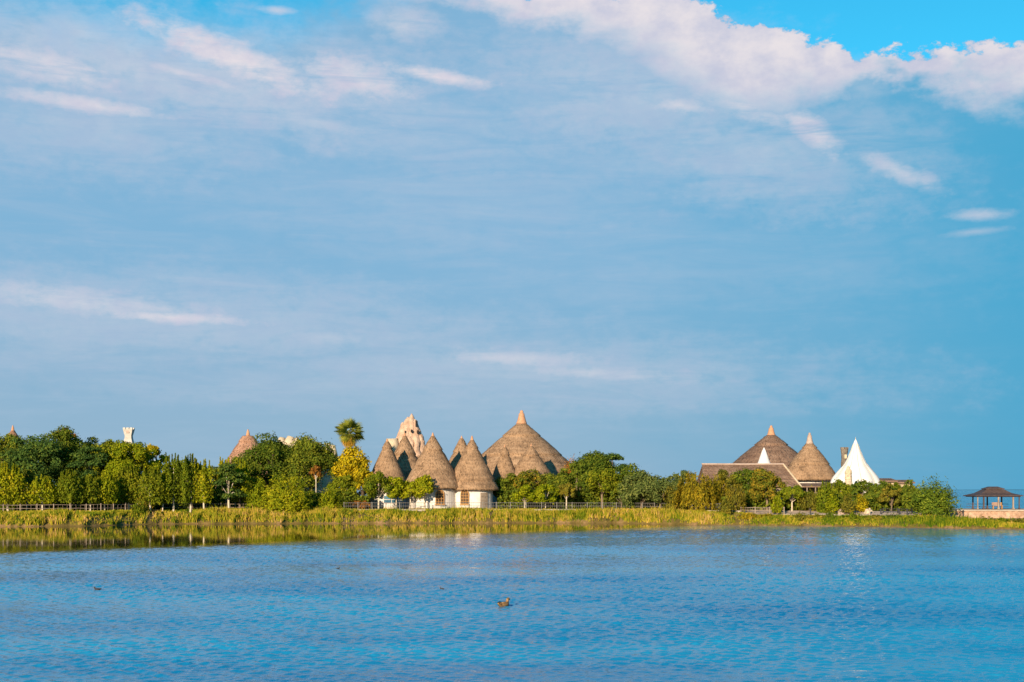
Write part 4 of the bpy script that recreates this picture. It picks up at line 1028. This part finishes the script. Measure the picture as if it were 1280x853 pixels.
def pav_terrace():
    rng = random.Random(5)
    Y0 = 174; top = Z(637, 178)
    root = empty('terrace_wall', (X(1235, Y0), Y0, 1.0), 'reddish rubble terrace wall with pale coping under the pavilion', 'wall')
    x0, x1 = X(1186, Y0), X(1330, Y0); cx = X(1235, Y0); nx, nz = 120, 9; v = []
    for j in range(nz+1):
        for i in range(nx+1):
            x = x0+(x1-x0)*i/nx; z = .6+(top-.12-.6)*j/nz; p = Vector((x*1.5, z*2.2, 0))
            v.append((x-cx, -.55*(1-j/nz)+mnoise.noise(p)*.22+mnoise.noise(p*2.6)*.1, z-1.0))
    f = [(j*(nx+1)+i, j*(nx+1)+i+1, (j+1)*(nx+1)+i+1, (j+1)*(nx+1)+i) for j in range(nz) for i in range(nx)]
    mesh('wall', v, f, RUBBLE, root)
    w = x1-x0
    MB().box((x0+x1)/2-cx, .2, top-.06-1.0, w, .75, .16).build('coping', CONC, root)
    fl = MB(); fl.box((x0+x1)/2-cx, 7.5, top-.09-1.0, w, 14, .14); fl.build('paving', CONC, root)
    sd = MB(); sd.box((x0-cx)+.1, 7.3, (top+.4)/2-1.0, .3, 14, top-.6); sd.build('side_wall', RUBBLE, root)
pavilion(); pav_terrace()

# ---------------------------------------------------------------- railings, kerbs, bollards
def railing(label, pxs, d, h, mat, step, rails, balusters, name='railing', lift=0.0, rw=.035, pw=.07):
    pts = [(X(p, shore(p)+d), shore(p)+d) for p in pxs]
    seg = [0]
    for a, b in zip(pts, pts[1:]): seg.append(seg[-1]+math.hypot(b[0]-a[0], b[1]-a[1]))
    def at(s): return (float(np.interp(s, seg, [p[0] for p in pts])), float(np.interp(s, seg, [p[1] for p in pts])))
    o = at(seg[-1]/2); base = float(gh(pxs[len(pxs)//2], d))-.02+lift
    root = empty(name, (o[0], o[1], base), label, 'railing')
    n = max(2, int(seg[-1]/step))
    rng = random.Random(len(label))
    for i in range(n+1):
        x, y = at(seg[-1]*i/n); hh = h*(1.06+(rng.uniform(-.05, .08) if mat is GREYWOOD else 0))
        b = MB(); b.box(x-o[0], y-o[1], hh/2-.05, pw*2, pw*2, hh+.1); b.build('post', mat, root)
    for z in rails:
        b = MB(); k = max(2, n*2)
        b.tube([(at(seg[-1]*i/k)[0]-o[0], at(seg[-1]*i/k)[1]-o[1], z*h + (rng.uniform(-.03, .03) if mat is GREYWOOD else 0)) for i in range(k+1)], rw, 5); b.build('rail', mat, root)
    if balusters:
        b = MB(); k = int(seg[-1]/balusters)
        for i in range(k+1):
            x, y = at(seg[-1]*i/k); b.tube([(x-o[0], y-o[1], .08), (x-o[0], y-o[1], h*.95)], .016, 4)
        b.build('balusters', mat, root)
railing('long weathered timber railing along the row of young trees on the left bank', [-60, 0, 60, 120, 172], 7.4, .95, GREYWOOD, 1.9, (.45, .92), 0.55, 'timber_railing', 0, .03, .05)
railing('weathered timber railing between the dirt track and the feathery bushes', [204, 240, 280, 330], 7.4, .95, GREYWOOD, 1.9, (.45, .92), .55, 'timber_railing', 0, .03, .05)
railing('thin grey metal railing before the white hut walls', [430, 500, 560, 620, 655], 6.6, 1.1, IRON, 1.9, (.12, .55, .96), .30, 'metal_railing', 0, .028, .045)
railing('grey metal railing below the dark trees right of the ball trees', [658, 700, 760, 800, 850, 900], 6.8, 1.05, IRON, 2.0, (.12, .55, .96), .30, 'metal_railing', 0, .028, .045)
railing('short grey railing beside the narrow lime shrub', [926, 950, 980], 7.2, 1.0, GREYWOOD, 1.6, (.3, .62, .94), .3, 'timber_railing', 0, .04, .06)
railing('low dark railing by the promenade left of the big olive tree', [1104, 1120, 1140], 7.8, .9, DARKIRON, 1.3, (.3, .62, .94), .3, 'metal_railing', 0, .035, .06)
def kerb(label, pxs, d, h, w=.4, mat=CONC):
    v = []; f = []
    P = []
    for a, b in zip(pxs, pxs[1:]):
        for t in np.linspace(0, 1, 9)[:-1]: P.append(a+(b-a)*t)
    P.append(pxs[-1]); c = P[len(P)//2]; o = (X(c, shore(c)+d), shore(c)+d)
    for p in P:
        y = shore(p)+d; x = X(p, y)-o[0]; y -= o[1]
        v += [(x, y, -.35), (x, y-.02, h-.03), (x, y+.03, h), (x, y+w-.03, h), (x, y+w, -.35)]
    n = len(P)
    for i in range(n-1):
        for j in range(4): f.append((i*5+j, (i+1)*5+j, (i+1)*5+j+1, i*5+j+1))
    f += [(0, 1, 2, 3, 4), tuple((n-1)*5+j for j in (4, 3, 2, 1, 0))]
    ob = mesh('kerb_wall', v, f, mat); ob.location = (o[0], o[1], float(gh(c, d)))
    tag(ob, label, 'wall')
kerb('low pale kerb wall under the metal railing before the huts', [405, 480, 560, 640, 720], 6.1, .16)
kerb('low pale kerb wall along the promenade from the lime shrub to the big olive tree', [978, 1020, 1060, 1100, 1150], 6.6, .15)
kerb('low pale kerb wall under the golden willows', [845, 880, 925], 6.4, .16)
def path():
    v = []; f = []; P = np.linspace(400, 1178, 120); D = np.array([7.4, 8.2, 9, 10, 11, 12, 13])
    for p in P:
        k = np.clip((p-900)/50, 0, 1)
        for q in D:
            dd = q if k > 0 else 8.6+(q-7.4)*.5
            y = float(shore_at(X(p, shore(p)+dd)))+dd if k > 0 else shore(p)+dd; v.append((X(p, y), y, float(gh(p, dd))+.05))
    m_ = len(D)
    for i in range(len(P)-1):
        for j in range(m_-1): f.append((i*m_+j, (i+1)*m_+j, (i+1)*m_+j+1, i*m_+j+1))
    tag(mesh('path', v, f, mottled('sandy_paving', (.36, .26, .19, 1), (.58, .45, .35, 1), .7, .95, .08), None, True), 'pale sandy promenade along the bank', 'path', None, 'structure')
path()
def bollard(px, label, mat, d=6.2, h=.95):
    Y = shore(px)+d; root = empty('bollard', (X(px, Y), Y, float(gh(px, d))-.05), label, 'bollard', 'bollards along the right promenade')
    MB().lathe([(.15, -.1), (.15, .05), (.10, .09), (.085, h*.72), (.13, h*.74), (.13, h*.80)], 12).build('post', mat, root)
    MB().lathe([(.12, h*.80), (.15, h*.86), (.13, h*.95), (.06, h), (.01, h+.01)], 12).build('cap', mat, root, True)
bollard(1013, 'dark bollard below the smaller cone roof', DARKIRON)
bollard(1087, 'pale stone bollard below the white tent, whitest of the bollards', CONC, 6.0, 1.1)
bollard(1101, 'dark bollard right beside the pale stone one', DARKIRON)
bollard(1124, 'dark bollard before the low promenade railing', DARKIRON, 6.2)
bollard(1134, 'dark bollard nearest the trunk of the big olive tree', DARKIRON)
bollard(1204, 'dark bollard at the left end of the rubble terrace', DARKIRON, 9.5, 1.1)
def boulder(px, label, d, r, seed, pal=CREAM):
    Y = shore(px)+d; v = []; n, m_ = 14, 8
    for j in range(m_+1):
        for i in range(n):
            a, e = 2*pi*i/n, -pi/2+pi*j/m_; p = Vector((cos(a)*cos(e), sin(a)*cos(e), sin(e)))
            q = p*(1+.35*mnoise.noise(p*1.6+Vector((seed, 0, 0)))); v.append((q.x*r, q.y*r*.8, q.z*r*.85))
    f = [(j*n+i, j*n+(i+1) % n, (j+1)*n+(i+1) % n, (j+1)*n+i) for j in range(m_) for i in range(n)]
    o = mesh('boulder', v, f, pal); o.location = (X(px, Y), Y, float(gh(px, d))+r*.45); tag(o, label, 'rock', 'pale boulders under the tent')
boulder(1052, 'pale tan boulder among the bushes below the left side of the white tent', 8.5, .6, 3, GREYCLAY)
boulder(1086, 'pale boulder behind the white stone bollard', 8.2, .6, 9)

# ---------------------------------------------------------------- water birds
FEATHER = material('brown_feathers', lambda t: principled(t, t.ramp(t.noise(t.xyz(*(lambda s: (t.m('MULTIPLY', s.outputs[0], 22), t.m('MULTIPLY', s.outputs[1], 40), t.m('MULTIPLY', s.outputs[2], 9)))((lambda n: (t.put(n.inputs[0], objco(t)), n)[1])(t.new('ShaderNodeSeparateXYZ')))), 1.0, 3, .6), [(.36, (.06, .035, .02, 1)), (.52, (.24, .13, .05, 1)), (.68, (.46, .30, .16, 1))]), .8, None, .2))
DARKSHADEFEATHER = mottled('dark_and_shade_feathers', (.015, .014, .014, 1), (.06, .05, .045, 1), 20, .7, .005)
BILL = mottled('bill', (.30, .16, .04, 1), (.42, .25, .06, 1), 12, .5, .002)
def duck(px, py, label, rz, s, mat, wing=True, group=None):
    Y = H*F/(py-HZ); root = empty('duck', (X(px, Y), Y, 0), label, 'duck', group, rz)
    P = [(-.31, .13, .012, .03), (-.26, .115, .035, .05), (-.19, .09, .07, .095), (-.08, .065, .105, .13), (.04, .055, .115, .14), (.13, .07, .10, .115), (.185, .12, .07, .075), (.205, .165, .055, .055),
         (.212, .20, .048, .048), (.225, .235, .055, .055), (.25, .25, .056, .056), (.285, .243, .042, .044), (.31, .233, .02, .024)]
    n = 14; v = []
    for i, (x, z, rz_, ry) in enumerate(P):
        x0, z0 = P[max(i-1, 0)][:2]; x1, z1 = P[min(i+1, len(P)-1)][:2]; a = math.atan2(z1-z0, x1-x0)
        for k in range(n):
            w = 2*pi*k/n; u = rz_*sin(w); v.append(((x-sin(a)*u)*s, ry*cos(w)*s, (z+cos(a)*u)*s))
    f = [(i*n+k, i*n+(k+1) % n, (i+1)*n+(k+1) % n, (i+1)*n+k) for i in range(len(P)-1) for k in range(n)] + [tuple(range(n-1, -1, -1)), tuple((len(P)-1)*n+k for k in range(n))]
    mesh('body', v, f, mat, root, True)
    b = MB(); b.tube([(.305*s, 0, .231*s), (.335*s, 0, .221*s), (.365*s, 0, .218*s)], [.02*s, .015*s, .010*s], 8); b.build('bill', BILL, root, True)
    if wing:
        for sg in (-1, 1):
            Q = [(-.30, .125, .01), (-.2, .12, .05), (-.05, .105, .075), (.08, .095, .05), (.12, .09, .015)]; v = []
            for x, z, r in Q:
                for k in range(8):
                    w = 2*pi*k/8; v.append((x*s, (sg*(.128 if x > -.1 else .085 if x > -.25 else .03)+.018*cos(w))*s, (z+r*sin(w))*s))
            mesh('wing', v, [(i*8+k, i*8+(k+1) % 8, (i+1)*8+(k+1) % 8, (i+1)*8+k) for i in range(4) for k in range(8)] + [tuple(range(8)), tuple(32+k for k in range(8))], DARKSHADEFEATHER if sg > 0 else mat, root, True)  # one wing coloured darker, painting the shade on that side
duck(629.5, 758.5, 'brown speckled duck swimming alone in mid-lake, largest of the water birds', radians(52), 1.12, FEATHER)
SB = 'tiny dark water birds far out on the lake'
duck(122, 738, 'tiny dark water bird low in the water far out on the left', radians(200), .55, DARKSHADEFEATHER, False, SB)
duck(552.5, 737, 'tiny dark water bird left of and beyond the brown duck', radians(160), .36, DARKSHADEFEATHER, False, SB)
duck(422.5, 711.5, 'tiny dark water bird farthest out, before the reflected bank', radians(20), .36, DARKSHADEFEATHER, False, SB)
